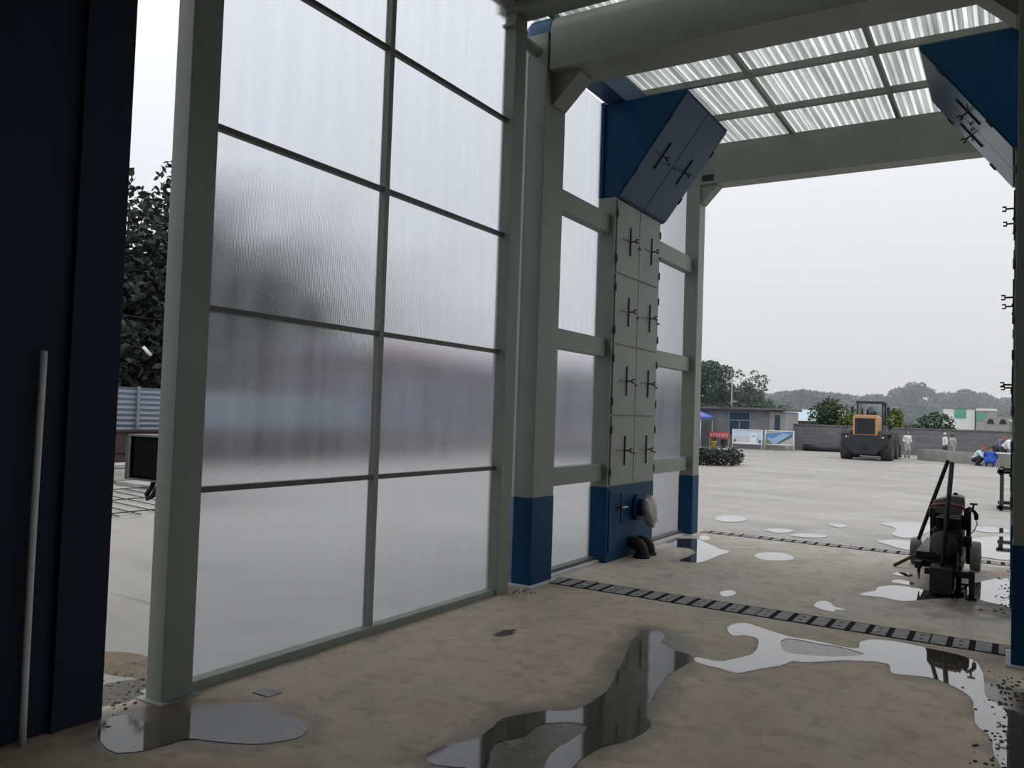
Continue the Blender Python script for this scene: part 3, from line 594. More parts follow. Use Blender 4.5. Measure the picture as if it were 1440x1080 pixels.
# T handle of the blue lower door, a sub-part of the cabinet base
mb = MB(); o = Vector((-3.870, 8.64, 0.60)); u = Vector((0, 1, 0)); w = Vector((0, 0, 1)); n = Vector((1, 0, 0))
mb.cyl(o, o+n*0.05, 0.010, n=8); obox(mb, o+n*0.05, u, w, n, (-0.009, 0.009), (-0.17, 0.17), (-0.006, 0.010)); mb.build('handle', BLACK, CBASE)
mb = MB(); mb.tube([o+n*0.05, o+u*0.07+n*0.06+w*0.005, o+u*0.17+n*0.055], 0.010, 8); mb.build('lever', STEEL, CBASE)
# plastic wrapped inlet and two valve elbows at the foot of the left cabinet
t = thing('hose_inlet', 'round inlet pipe wrapped in crumpled grey plastic, sticking out of the navy cabinet base', 'pipe', (-3.88, 9.28, 0.55))
MB().cyl((-3.868, 9.22, 0.56), (-3.83, 9.22, 0.56), 0.155, n=24).cyl((-3.83, 9.22, 0.56), (-3.72, 9.22, 0.56), 0.105, n=20).build('flange', NAVY, t)
mb = MB(); ringn = 20; vs = []
prof = [(-3.775, 0.10, 0), (-3.765, 0.125, 0), (-3.735, 0.145, -0.01), (-3.70, 0.150, -0.03), (-3.665, 0.13, -0.07), (-3.645, 0.085, -0.12), (-3.64, 0.03, -0.17)]
r2 = random.Random(5); fold = [r2.uniform(-1, 1) for _ in range(ringn)]
for j, (x, r, dz) in enumerate(prof):
    for i in range(ringn):
        a = 2*math.pi*i/ringn; rr = r*(1+0.20*fold[i]+0.10*r2.uniform(-1, 1))
        vz = rr*math.sin(a); vz = vz*1.35 if vz < 0 else vz
        vs.append((x+0.01*r2.uniform(-1, 1), 9.22+rr*math.cos(a)*0.95, 0.575+vz+dz))
fs = [(j*ringn+i, j*ringn+(i+1) % ringn, (j+1)*ringn+(i+1) % ringn, (j+1)*ringn+i) for j in range(len(prof)-1) for i in range(ringn)]
fs.append(tuple((len(prof)-1)*ringn+i for i in range(ringn))); fs.append(tuple(reversed(range(ringn))))
tag(mb.add(vs, fs, True).build('plastic_wrap', FILM, t), 'crumpled grey plastic wrap')
for y, r, lab in ((9.02, 0.075, 'black pipe elbow on the floor under the wrapped inlet, larger nearer one of two'), (9.27, 0.06, 'black pipe elbow on the floor under the wrapped inlet, smaller far one of two')):
    t = thing('pipe_elbow', lab, 'pipe', (-3.8, y, 0))
    pts = [(-3.862, y, 0.16)] + [(-3.80+0.09*math.sin(a)-0.0, y, 0.07+0.09*math.cos(a)) for a in np.linspace(0.0, math.pi/2, 6)] + [(-3.71, y, 0.0)]
    MB().tube(pts, r, 14).build('elbow', RUBBER, t)
    MB().cyl((-3.71, y, 0.0), (-3.71, y, 0.035), r*1.3, n=18).build('flange', RUBBER, t)

def overhead(side, label):
    X = SX(side); sg = 1 if side == 'l' else -1
    t = thing('overhead_box', label, 'cabinet', (X(-3.8), 9.12, 4.14))
    MB().prism([(X(-4.06), 4.14), (X(-3.875), 4.14), (X(-3.075), 5.235), (X(-4.06), 5.235)], 'y', 8.40, 9.85).build('body', NAVY, t, bevel=0.003)
    dv = Vector((0.8*sg, 0, 1.095)).normalized(); nv = Vector((1.095*sg, 0, -0.8)).normalized(); Ln = math.hypot(0.8, 1.095)
    o = Vector((X(-3.875), 0, 4.14))
    for a, c, hy in ((8.41, 9.118, 8.75), (9.132, 9.84, 9.47)):
        mb = MB(); obox(mb, o, (0, 1, 0), dv, nv, (a, c), (0.03, Ln-0.03), (0.0, 0.014)); d = mb.build('door', NAVYG, t, bevel=0.003)
        handle(d, o+Vector((0, hy, 0))+dv*(Ln*0.48)+nv*0.014, (0, 1, 0), dv, nv, flip=1 if hy < 9 else -1)
        yy = a if a < 9 else c
        for k in (0.25, 0.75): hinge(d, o+Vector((0, yy, 0))+dv*(Ln*k)+nv*0.01, dv, nv, None)
    return t
overhead('l', 'navy slanted overhead box with two doors above the left door cabinet')
overhead('r', 'navy slanted overhead box at the upper right corner of the photo')

# ------------------------------------------------------------------ roof
t = thing('corrugated_roof', 'corrugated translucent roof of grimy pale sheets on grey purlins', 'roof', (-1.945, 9.2, 5.56))
def sheet(x0, x1, z, y0=6.60, y1=11.62, pitch=0.088):
    n = int((x1-x0)/pitch*8); vs = []; fs = []
    for i in range(n+1):
        x = x0+(x1-x0)*i/n; ph = ((x-x0)/pitch) % 1.0
        h = 0.016*(1 if ph < .36 else (1-(ph-.36)/.14 if ph < .5 else (-1+0 if ph < .86 else (-1+(ph-.86)/.07))))
        h = max(-0.016, min(0.016, h if ph < .86 else 0.016*(-1+2*(ph-.86)/.14)))
        if .36 <= ph < .5: h = 0.016*(1-2*(ph-.36)/.14)
        vs += [(x, y0, z+h), (x, y1, z+h)]
    fs = [(2*i, 2*i+1, 2*i+3, 2*i+2) for i in range(n)]
    return MB().add(vs, fs), vs
for i in range(5):
    x0 = -4.26+i*0.925
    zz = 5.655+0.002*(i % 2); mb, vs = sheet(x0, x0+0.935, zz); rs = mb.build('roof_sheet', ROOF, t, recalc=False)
    at = rs.data.attributes.new('trough_shade', 'FLOAT', 'POINT'); at.data.foreach_set('value', [0.5-(q[2]-zz)/0.032 for q in vs])
for y in (6.80, 7.98, 9.16, 10.34): MB().box(-4.2, 0.31, y-0.028, y+0.028, 5.56, 5.635).build('purlin', GREY, t)
for x in (-3.92, -2.615, -1.305, 0.0): MB().box(x-0.024, x+0.024, 6.75, 11.45, 5.548, 5.612).build('rafter', GREY, t)
for y in (7.98, 9.16, 10.34):
    for x in (-3.3, -2.3, -1.85, -0.95):
        MB().tube([(x, y-0.03, 5.60), (x+0.01, y-0.045, 5.56), (x+0.05, y-0.045, 5.545), (x+0.07, y-0.035, 5.56)], 0.006, 6).build('hook_bolt', GREY, t)

# ------------------------------------------------------------------ drains
def drain(y0, y1, label):
    t = thing('trench_drain', label, 'drain', (-1.94, (y0+y1)/2, 0))
    tag(MB().box(-3.9, 0.02, y0, y1, 0.0005, 0.003).build('channel_shade', SLOT, t), 'black strip painted as the shaded void under the plates')  # flat black strip laid where only shade shows between the plates
    fr = MB()
    for a, b in ((y0-0.012, y0), (y1, y1+0.012)): fr.box(-3.9, 0.02, a, b, 0.0005, 0.005)
    fr.build('edge_angle', SLOT, t)
    x = -3.89; k = 0
    while x < 0.0:
        w = 0.106; gap = 0.044 if k % 9 != 4 else 0.012
        if x+w > 0.02: break
        pl = MB().box(x, x+w, y0+0.004, y1-0.004, 0.003, 0.0055).build('cover_plate', GRATE, t)
        if k % 2 == 0:
            for q in (0.3, 0.7): MB().box(x+w/2-0.014, x+w/2+0.014, y0+(y1-y0)*q-0.012, y0+(y1-y0)*q+0.012, 0.005, 0.0060).build('lifting_hole_shade', SLOT, pl)  # black pads stand in for the shade inside the holes
        x += w+gap; k += 1
drain(7.035, 7.345, 'near trench drain of iron cover plates, in front of the cutting machine')
drain(11.62, 11.86, 'far trench drain of iron cover plates at the edge of the yard')

# ------------------------------------------------------------------ building the viewer stands in
struct(MB().box(-4.10, -4.03, -4.5, 2.29, 0, 5.6).build('wall_left', NAVY_SHADED), 'shade-darkened navy steel wall at the left edge', 'wall')
t = thing('steel_column', 'shade-darkened navy steel column at the left edge with the bright gap to its right', 'column', (-4.05, 2.42, 0))
MB().box(-4.13, -4.0, 2.30, 2.55, 0.0, 5.6).build('shaft', NAVY_SHADED, t, bevel=0.004)
MB().box(-4.03, -3.995, 2.285, 2.305, 0.0, 5.6).build('corner_strip', NAVY_SHADED, t)
mb = MB().box(1.2, 1.3, -4.5, 6.46, 0, 1.6).box(1.2, 1.3, -4.5, 6.46, 4.2, 5.6).box(1.2, 1.3, -4.5, 0.2, 1.6, 4.2).box(1.2, 1.3, 4.6, 6.46, 1.6, 4.2)
struct(mb.build('wall_right', INNER), 'inner wall to the right of the viewer', 'wall')
struct(pane_mesh(1.25, 0.2, 4.6, 1.6, 4.2).build('added_light_window', POLY, recalc=False), 'unseen translucent window added in the right wall for sidelight', 'window')  # added out of view to bring sidelight onto the left post
struct(MB().box(-4.13, 1.3, -4.6, -4.5, 0, 5.6).build('wall_back', INNER), 'inner wall behind the viewer', 'wall')
struct(MB().box(-4.2, 1.3, -4.6, 6.2, 5.605, 5.7).build('ceiling', INNER), 'ceiling over the viewer', 'ceiling')
pts = [(-3.975, 2.139-0.004*math.sin(z*2.2), z) for z in (0.0, 0.25, 0.5, 0.8, 1.1, 1.4, 1.65, 1.87)]
tag(MB().tube([(x, y+0.0, z) for x, y, z in pts], 0.0165, 12).build('plastic_pipe', WHITEPVC), 'thin white plastic pipe leaning upright against the dark left wall', 'pipe')

# electrical box on the tall left post
t = thing('switch_box', 'small dark open fronted electrical box on the side of the tall left post', 'box', (-4.22, 2.95, 1.19))
mb = MB()
for a in ((-4.385, -4.375, 2.86, 3.04, 1.19, 1.45), (-4.08, -4.07, 2.86, 3.04, 1.19, 1.45), (-4.385, -4.07, 2.86, 3.04, 1.19, 1.20), (-4.385, -4.07, 2.86, 3.04, 1.44, 1.45), (-4.385, -4.07, 3.03, 3.04, 1.19, 1.45)): mb.box(*a)
mb.build('enclosure', DBAR, t)
MB().box(-4.335, -4.09, 2.875, 3.02, 1.21, 1.435).build('inner_shade', SLOT, t)  # black block stands in for the shaded inside of the box
MB().box(-4.375, -4.345, 2.862, 2.872, 1.20, 1.44).build('door_flange', DBAR, t)
MB().tube([(-4.20, 2.93, 1.20), (-4.215, 2.92, 1.15), (-4.245, 2.91, 1.105), (-4.235, 2.91, 1.085), (-4.205, 2.92, 1.10), (-4.175, 2.93, 1.15), (-4.165, 2.94, 1.20)], 0.014, 8).build('cable', RUBBER, t)

# dirt at the foot of the left post and in the right corner
def scatter(name, n, region, label, cat, smin, smax, matl, seed, z=0.0):
    r = random.Random(seed); mb = MB()
    for _ in range(n):
        x, y = region(r); s = r.uniform(smin, smax); k = len(mb.v)
        bm = bmesh.new(); bmesh.ops.create_icosphere(bm, subdivisions=1, radius=1)
        for q in bm.verts: q.co = Vector((q.co.x*r.uniform(.6, 1.4)*s+x, q.co.y*r.uniform(.6, 1.4)*s+y, max(0, q.co.z*s*0.6+s*0.25)+z))
        bm.verts.index_update(); mb.add([q.co[:] for q in bm.verts], [[q.index for q in f.verts] for f in bm.faces]); bm.free()
    return tag(mb.build(name, matl, recalc=False), label, cat, kind='stuff')
GRIT = mat('dark_grit', (0.07, 0.06, 0.05), 0.9, var=0.3, vscale=9)
scatter('grit', 170, lambda r: (-4.3+r.gauss(0, .14), 2.75+r.gauss(0, .20)), 'dark grit strewn on the ground by the tall left post', 'grit', 0.003, 0.011, GRIT, 3)
scatter('grit', 260, lambda r: (0.0+r.gauss(0, .09), r.uniform(4.3, 6.5)), 'wet dark grit along the puddle in the lower right corner', 'grit', 0.003, 0.013, GRIT, 4)
scatter('grit', 40, lambda r: (-3.85+r.gauss(0, .05), 6.55+r.gauss(0, .06)), 'few dark crumbs at the foot of the corner post by the near column', 'grit', 0.003, 0.012, GRIT, 5)
scatter('grit', 70, lambda r: (-0.06+r.gauss(0, .05), r.uniform(8.6, 10.6)), 'dark grit beside the puddle right of the machine', 'grit', 0.004, 0.014, GRIT, 6)
SAND = mat('brown_sand', (0.17, 0.13, 0.09), 0.95, var=0.3, vscale=12, bump=0.6, bscale=60)
mb = MB(); vs = []; nn = 26
r2 = random.Random(2)
for j in range(7):
    for i in range(nn):
        a = 2*math.pi*i/nn; k = 1-j/6.0; w = 1+0.18*math.sin(3*a+1)+0.08*r2.uniform(-1, 1)
        vs.append((-4.62+0.45*k*w*math.cos(a), 3.15+0.16*k*w*math.sin(a), 0.022*(1-k*k)*(1+0.15*r2.uniform(-1, 1))-0.004))
fs = [(j*nn+i, j*nn+(i+1) % nn, (j+1)*nn+(i+1) % nn, (j+1)*nn+i) for j in range(6) for i in range(nn)]
tag(mb.add(vs, fs, True).build('sand_heap', SAND), 'low heap of brown sand outside, beside the tall left post', 'sand', kind='stuff')
MUD = mat('dark_mud', (0.10, 0.085, 0.068), 0.7, var=0.35, vscale=10, bump=0.6, bscale=50)
mb = MB(); vs = []
for j in range(5):
    for i in range(nn):
        a = 2*math.pi*i/nn; k = 1-j/4.0; w = 1+0.22*math.sin(3*a+2)+0.14*math.sin(5*a)+0.10*r2.uniform(-1, 1)
        vs.append((-4.30+0.20*k*w*math.cos(a), 2.76+0.30*k*w*math.sin(a), 0.008*(1-k*k)-0.003))
fs = [(j*nn+i, j*nn+(i+1) % nn, (j+1)*nn+(i+1) % nn, (j+1)*nn+i) for j in range(4) for i in range(nn)]
tag(mb.add(vs, fs, True).build('mud', MUD), 'thin dark mud on the ground in the gap between the left column and left post', 'mud', kind='stuff')
tag(MB().box(-3.69, -3.56, 3.26, 3.36, 0.0005, 0.006).build('paper_scrap', HUTP), 'flat pale scrap lying by the bottom rail near the tall left post', 'scrap')

# ================================================================== BACKGROUND
r3 = random.Random(21)
def foliage(blobs, n, size, seed):
    # clouds of small leaf quads over ellipsoid clumps; metres
    r = random.Random(seed); vs = []; fs = []
    wts = [b[1][0]*b[1][1]*b[1][2] for b in blobs]; tot = sum(wts)
    for (c, rad), w in zip(blobs, wts):
        for _ in range(int(n*w/tot)+3):
            d = Vector((r.gauss(0, 1), r.gauss(0, 1), r.gauss(0, 1))).normalized()*(r.uniform(0.35, 1.0)**0.5)
            p = Vector((c[0]+d.x*rad[0], c[1]+d.y*rad[1], c[2]+d.z*rad[2]))
            s = size*r.uniform(0.6, 1.3)
            a = Vector((r.gauss(0, 1), r.gauss(0, 1), r.gauss(0, .7))).normalized(); b = a.orthogonal().normalized()
            t = r.uniform(0, 6.28); b = (b*math.cos(t)+a.cross(b)*math.sin(t))
            k = len(vs); vs += [p-a*s*.5, p-b*s*.28, p+a*s*.5, p+b*s*.28]; fs.append((k, k+1, k+2, k+3))
    return MB(1.0).add(vs, fs)
def tree(name, label, cat, x, y, h, w, leaf, n=2600, size=0.34, seed=1, kind='round', group=None, trunk=0.16):
    # x, y in site units; h, w in metres
    t = thing(name, label, cat, (x, y, 0), 0, group)
    r = random.Random(seed); blobs = []
    if kind == 'poplar':
        for i in range(11):
            k = i/10; z = h*(0.14+0.80*k); rr = w*0.5*(0.55+0.6*math.sin(math.pi*min(1, k*0.8+0.2)))*(1-0.55*k)
            for q in range(2): blobs.append(((r.gauss(0, w*.14), r.gauss(0, w*.14), z+r.uniform(-.3, .3)), (rr, rr, h*0.085)))
    elif kind == 'bush':
        for i in range(7): a = r.uniform(0, 6.28); k = r.uniform(0, .3)*w; blobs.append(((k*math.cos(a), k*math.sin(a), h*r.uniform(.3, .68)), (w*r.uniform(.2, .32), w*r.uniform(.2, .32), h*r.uniform(.22, .34))))
    else:
        for i in range(13):
            a = r.uniform(0, 6.28); k = r.uniform(0, .36)*w
            blobs.append(((k*math.cos(a), k*math.sin(a), h*r.uniform(.32, .86)), (w*r.uniform(.13, .26), w*r.uniform(.13, .26), h*r.uniform(.09, .15))))
    foliage(blobs, n, size, seed).build('foliage', leaf, t, recalc=False)
    MB(1.0).tube([(0, 0, 0), (0.04, 0, h*.3), (-0.05, 0.03, h*.6), (0, 0, h*.86)], [trunk, trunk*.8, trunk*.5, trunk*.2], 7).build('trunk', BARK, t)
    return t
# left: tall dark trees behind the pale blue fence
for i, (x, y, h, w, lab) in enumerate((
    (-27.0, 15.2, 12.6, 5.6, 'tall dark tree behind the fence, mostly behind the left post'),
    (-27.5, 17.6, 12.6, 4.6, 'tall dark tree left in the bright gap beside the dark left column'),
    (-28.2, 19.6, 13.4, 4.4, 'tall dark tree right in the bright gap, next to the left post'),
    (-27.0, 22.0, 14.0, 6.4, 'tall dark tree blurred behind the left bay of the screen wall, leftmost'),
    (-28.5, 24.8, 14.6, 7.0, 'tall dark tree blurred behind the middle of the left screen bay'),
    (-27.0, 27.6, 12.0, 6.4, 'lower dark tree blurred behind the left screen bay, beside the mid post'),
    (-28.0, 31.0, 9.2, 5.6, 'lower dark tree blurred behind the right screen bay'))):
    tree('dark_tree', lab, 'tree', x, y, h, w, LEAF_DARK, 7500 if i in (1, 2) else 7000, 0.42, 30+i, 'poplar', 'dark trees behind the fence', 0.2)
for i, (z0, z1, lab) in enumerate(((4.3, 4.45, 'upper thin wire in front of the dark trees'), (3.35, 3.5, 'lower thin wire in front of the dark trees'))):
    tag(MB().tube([(-24, 8, z0+.1), (-24, 16, z0), (-24, 26, z1)], 0.010, 5).build('overhead_wire', BLACK), lab, 'wire', 'overhead wires')
tag(MB().cyl((-23.97, 16.05, 3.36), (-23.9, 16.3, 3.10), 0.055, n=10).build('cable_sleeve', WHITEP), 'small white sleeve hanging tilted before the dark trees', 'sleeve')

t = thing('sheet_fence', 'pale blue corrugated sheet fence on posts, seen in the gap at the left', 'fence', (-17.0, 12.0, 0))
mb = MB(); zs = np.linspace(0.97, 1.93, 33); vs = []
for i, z in enumerate(zs):
    d = 0.018*math.cos(2*math.pi*i/4.0); vs += [(-17.0+d, 2.0, z), (-17.0+d, 20.6, z)]
mb.add(vs, [(2*i, 2*i+1, 2*i+3, 2*i+2) for i in range(len(zs)-1)]).build('corrugated_sheet', FENCEB, t, recalc=False)
for y in np.arange(2.0, 20.7, 1.55): MB().box(-16.97, -16.92, y-0.03, y+0.03, 0, 1.95).build('fence_post', FENCEB, t)
t = thing('board_wall', 'low rust red board wall in front of the pale blue fence', 'wall', (-16.7, 12.0, 0))
MB().box(-16.8, -16.76, 2.0, 20.4, 0.12, 0.98).build('board', RUST, t)
for z in (0.14, 0.50, 0.96): MB().box(-16.76, -16.71, 2.0, 20.4, z-0.025, z+0.025).build('rail', RUST, t)
for y in np.arange(2.2, 20.4, 2.6): MB().box(-16.78, -16.72, y, y+0.06, 0.0, 0.97).build('stake', RUST, t)
t = thing('long_shed', 'long grey purple building with a dull red roof edge, blurred behind the screen wall', 'building', (-20.5, 30, 0))
MB().box(-23.5, -18.0, 21.0, 43.0, 0.0, 3.25).build('wall', PURW, t)
MB().prism([(-23.8, 3.25), (-17.7, 3.25), (-17.7, 3.5), (-20.7, 4.25), (-23.8, 3.5)], 'y', 20.8, 43.2).build('roof', PURW, t)
tag(MB().box(-17.98, -17.9, 24.2, 27.6, 3.45, 4.0).build('fascia_board', ROOFR, t), 'dull red board')
for y in np.arange(23, 42, 3.2): MB().box(-18.02, -17.985, y, y+1.3, 1.1, 2.3).build('window', WGLASS, t)
# rebar mat and trestle on the ground beyond the gap
mb = MB()
for i in range(11): a = 6.3+i*0.33; mb.cyl((-13.9, a+0.4, 0.02), (-10.6, a-0.1, 0.02), 0.009, n=6)
for i in range(3): x = -13.6+i*1.4; mb.cyl((x, 6.2, 0.035), (x-.1, 9.9, 0.035), 0.009, n=6)
tag(mb.build('rebar_mat', DIRTST, origin=(-11.7*S, 8*S, 0)), 'flat mat of dark reinforcing bars lying outside in the gap at the left', 'rebar mat')
t = thing('trestle', 'low trestle with pale top standing before the rust red boards', 'trestle', (-15.2, 10.0, 0))
MB().box(-15.5, -14.9, 8.8, 11.2, 0.30, 0.36).build('top', CONC, t)
for (x, y) in ((-15.45, 8.9), (-14.95, 8.9), (-15.45, 11.1), (-14.95, 11.1)): MB().cyl((x, y, 0), (x*0.3+(-15.2)*0.7, y, 0.30), 0.022, n=7).build('leg', DIRTST, t)
tag(MB().box(-14.7, -13.6, 9.4, 11.4, 0.0, 0.07).build('concrete_slab', CONC), 'flat pale slab on the ground in front of the trestle', 'slab')

# hut with slab roof
t = thing('hut', 'low grey flat roofed hut behind the two poster boards', 'building', (-14.2, 49.5, 0))
MB().box(-18.5, -12.15, 48.3, 51.5, 0.0, 2.28).build('wall', HUTW, t)
tag(MB().box(-12.15, -11.25, 48.25, 51.5, 0.0, 2.22).build('end_wall', HUTP, t), 'end bay with its brighter light put into a paler colour')  # stronger light on the angled face is put into a paler wall colour
mb = MB(); mb.box(-18.8, -11.1, 47.9, 51.8, 2.28, 2.42)
mb.build('roof', HUTR, t)
w = MB().box(-14.55, -13.25, 48.27, 48.32, 0.75, 2.15).build('window', HUTP, t)
for x0, x1, z0, z1 in ((-14.5, -13.95, .8, 1.62), (-13.88, -13.3, .8, 1.62), (-14.5, -13.3, 1.68, 2.1)): MB().box(x0, x1, 48.25, 48.275, z0, z1).build('pane', WGLASS, w)
tag(MB().box(-11.85, -11.55, 48.22, 48.26, 0.6, 2.0).build('window', WGLASS, t), 'narrow dark window')
for i in range(9):
    pass
blobs = [((r3.uniform(-5.2, 3.2), r3.uniform(-1.6, 1.6), 0.10), (0.55, 0.5, 0.16)) for _ in range(12)]
q = foliage(blobs, 900, 0.16, 5); 
q = tag(q.build('roof_weeds', LEAF_MID, origin=(0, 0, 0), recalc=False), 'scrubby weeds growing along the hut roof', 'weeds', kind='stuff'); q.location = (-14.2*S, 48.8*S, 2.44*S)
tag(tree('bush', 'small yellow green bush above the hut roof, beside the far left column', 'bush', -19.2, 54.0, 3.75, 3.2, LEAF_BUSH, 700, 0.25, 8, 'bush'), None)
t = thing('shed', 'low shed with pale blue sheet roof to the right of the hut', 'building', (-12.0, 60, 0))
MB().box(-14.3, -10.4, 58.5, 62, 0, 1.75).build('wall', HUTW, t)
MB().prism([(58.2, 1.75), (60.3, 2.55), (62.3, 1.75)], 'x', -14.6, -9.9).build('roof', SHEDR, t)
MB().box(-18.02, -17.92, 59.9, 60.1, 0, 4.75).build
t = thing('utility_pole', 'thin pale utility pole standing behind the hut', 'pole', (-17.9, 60, 0))
MB().cyl((-17.9, 60, 0), (-17.9, 60, 4.8), 0.07, 0.05, n=8).build('pole', CONC, t); MB().box(-18.2, -17.6, 59.97, 60.03, 4.5, 4.56).build('crossarm', CONC, t)

# block boundary wall
m, N, L = simple_nodes('grey_block_wall'); o = N.new('ShaderNodeOutputMaterial'); p = N.new('ShaderNodeBsdfPrincipled'); L.new(p.outputs[0], o.inputs[0]); p.inputs['Roughness'].default_value = 0.9
tc = N.new('ShaderNodeTexCoord'); mp = N.new('ShaderNodeMapping'); mp.inputs['Rotation'].default_value = (math.pi/2, 0, 0); L.new(tc.outputs['Object'], mp.inputs[0])
bk = N.new('ShaderNodeTexBrick'); bk.inputs['Scale'].default_value = 1; bk.inputs['Brick Width'].default_value = 0.8; bk.inputs['Row Height'].default_value = 0.3; bk.inputs['Mortar Size'].default_value = 0.012
bk.inputs['Color1'].default_value = (0.145, 0.14, 0.15, 1); bk.inputs['Color2'].default_value = (0.18, 0.175, 0.185, 1); bk.inputs['Mortar'].default_value = (0.10, 0.10, 0.105, 1)
L.new(mp.outputs[0], bk.inputs['Vector']); L.new(bk.outputs['Color'], p.inputs['Base Color']); BLOCK = m
wf = bpy.data.objects.new('wall_far', None); COL.objects.link(wf); struct(wf, 'grey block boundary wall across the back of the yard', 'wall'); wf.location = (-11.3*S, 50.3*S, 0); wf.rotation_euler = (0, 0, math.atan2(3.6, 18)); ORG['wall_far'] = Vector((0, 0, 0))
MB(1.0).box(0, 26, 0, 0.25, 0, 1.83).build('masonry', BLOCK, wf); MB(1.0).box(-0.05, 26.05, -0.05, 0.3, 1.83, 1.93).build('coping', HUTR, wf)

# poster boards (flat prints on frames)
def flat_mat(n, c): return mat(n, c, 0.6)
PSKY = flat_mat('print_pale_sky', (0.56, 0.66, 0.78)); PCITY = flat_mat('print_lilac_haze', (0.60, 0.57, 0.66)); PWHT = flat_mat('print_white', (0.78, 0.79, 0.80)); PBLU = flat_mat('print_blue', (0.10, 0.26, 0.52)); PBL2 = flat_mat('print_light_blue', (0.32, 0.46, 0.68)); PGRN = flat_mat('print_green', (0.16, 0.26, 0.16)); PTAN = flat_mat('print_tan', (0.46, 0.40, 0.36)); PDRK = flat_mat('print_dark', (0.10, 0.12, 0.15))
def board(label, loc, w, rz, shapes, bg):
    t = thing('poster_board', label, 'sign', loc, rz)
    lean = 0.10
    def pt(u, v, d=0.0): return (u, v*lean-d, v)          # leaning plane
    def poly(pts, d): return [pt(u, v, d) for u, v in pts]
    for u in (-w/2, w/2): MB(1.0).tube([(u, 0, 0), (u, 1.42*lean, 1.42)], 0.035, 6).build('leg', WHITEP, t)
    for u in (-w/2, w/2): MB(1.0).tube([(u, 0.75, 0), (u, 1.2*lean, 1.2)], 0.025, 6).build('prop', WHITEP, t)
    fr = MB(1.0)
    for v in (0.40, 1.38): fr.tube([pt(-w/2, v), pt(w/2, v)], 0.035, 6)
    fr.build('frame', WHITEP, t)
    mb = MB(1.0); ms = [bg]; a = [(-w/2+.03, .42), (w/2-.03, .42), (w/2-.03, 1.36), (-w/2+.03, 1.36)]
    mb.add(poly(a, 0.0)+poly(a, -0.02), [(0, 1, 2, 3), (7, 6, 5, 4)]+[(i, (i+1) % 4, 4+(i+1) % 4, 4+i) for i in range(4)])
    for i, (pts, mm) in enumerate(shapes):
        if mm not in ms: ms.append(mm)
        mb.cur = ms.index(mm); mb.add(poly([(u*w, .42+v*.94) for u, v in pts], 0.003+0.002*i), [tuple(range(len(pts)))])
    mb.build('poster', ms, t, recalc=False); return t
R4 = lambda a, b, c, d: [(a, c), (b, c), (b, d), (a, d)]
board('left poster board, pale sky print with a white tower block', (-12.98, 46.6, 0), 2.05, 0.05,
      [(R4(-.48, .05, .1, .55), PCITY), (R4(-.15, .12, .05, .35), PCITY), (R4(.10, .32, .08, .8), PWHT), (R4(.14, .28, .5, .62), PBL2), (R4(.33, .40, .1, .45), PBL2), (R4(-.48, .48, .0, .08), PWHT), (R4(-.45, -.38, .1, .3), PDRK), (R4(.40, .47, .05, .3), PDRK)], PSKY)
board('right poster board, printed with an aerial view of blue roofs', (-11.38, 47.4, 0), 1.95, 0.08,
      [(R4(-.48, .48, .75, 1.0), PTAN), ([(-.48, .3), (.48, .7), (.48, 1.0), (-.48, .8)], PBLU), ([(-.45, .42), (-.1, .1), (.42, .8), (.1, .85)], PBL2), ([(-.1, .1), (0, .05), (.45, .62), (.42, .8)], PDRK), ([(0, .02), (.48, .02), (.48, .5), (.3, .42)], PTAN), ([(-.48, .02), (-.2, .02), (-.48, .5)], PGRN), ([(-.4, .55), (-.25, .42), (.1, .85), (-.05, .88)], PBLU)], PBL2)
# red banner with white strokes
t = thing('banner_sign', 'small red banner with white characters on a low frame, left of the poster boards', 'sign', (-14.8, 47.3, 0))
for u in (-.72, .72): MB(1.0).tube([(u, 0, 0), (u, 0, 1.18)], 0.022, 6).build('leg', WHITEP, t)
MB(1.0).box(-.72, .72, -.02, .02, .05, .09).build('bottom_bar', WHITEP, t)
mb = MB(1.0); mb.box(-.74, .74, -.035, -.02, .68, 1.16).build('banner', REDSIGN, t)
r5 = random.Random(9)
for i in range(7):
    cx = -.60+i*.2; mb = MB(1.0)
    for v in (-.11, 0.0, .10): mb.box(cx-.07, cx+.07, -.041, -.034, .92+v-.012, .92+v+.012)
    for u in (-.05, .0, .05):
        if r5.random() < .75: mb.box(cx+u-.009, cx+u+.009, -.041, -.034, .92-.13, .92+.13)
    mb.build('character', WHITEP, t)
t = thing('potted_plant', 'yellow pot in front of the red banner', 'pot', (-14.98, 46.9, 0))
MB(1.0).lathe([(0.0, 0), (.13, 0), (.20, .38), (.22, .40), (.22, .46), (.18, .46), (.17, .40), (0, .38)], (0, 0, 0)).build('pot', YPOT, t)
foliage([((0, 0, .62), (.2, .2, .18))], 60, .12, 4).build('foliage', LEAF_MID, t, recalc=False)
t = thing('potted_plant', 'dark green plant right of the yellow pot, under the red banner', 'plant', (-14.5, 47.15, 0))
MB(1.0).lathe([(0.0, 0), (.11, 0), (.14, .2), (.0, .2)], (0, 0, 0), n=14).build('pot', DIRTST, t)
foliage([((0, 0, .42), (.24, .24, .24))], 160, .12, 6).build('foliage', LEAF_DARK, t, recalc=False)
t = thing('canopy_tent', 'blue canopy tent at the left end of the hut, beside the far left column', 'tent', (-16.6, 46.6, 0))
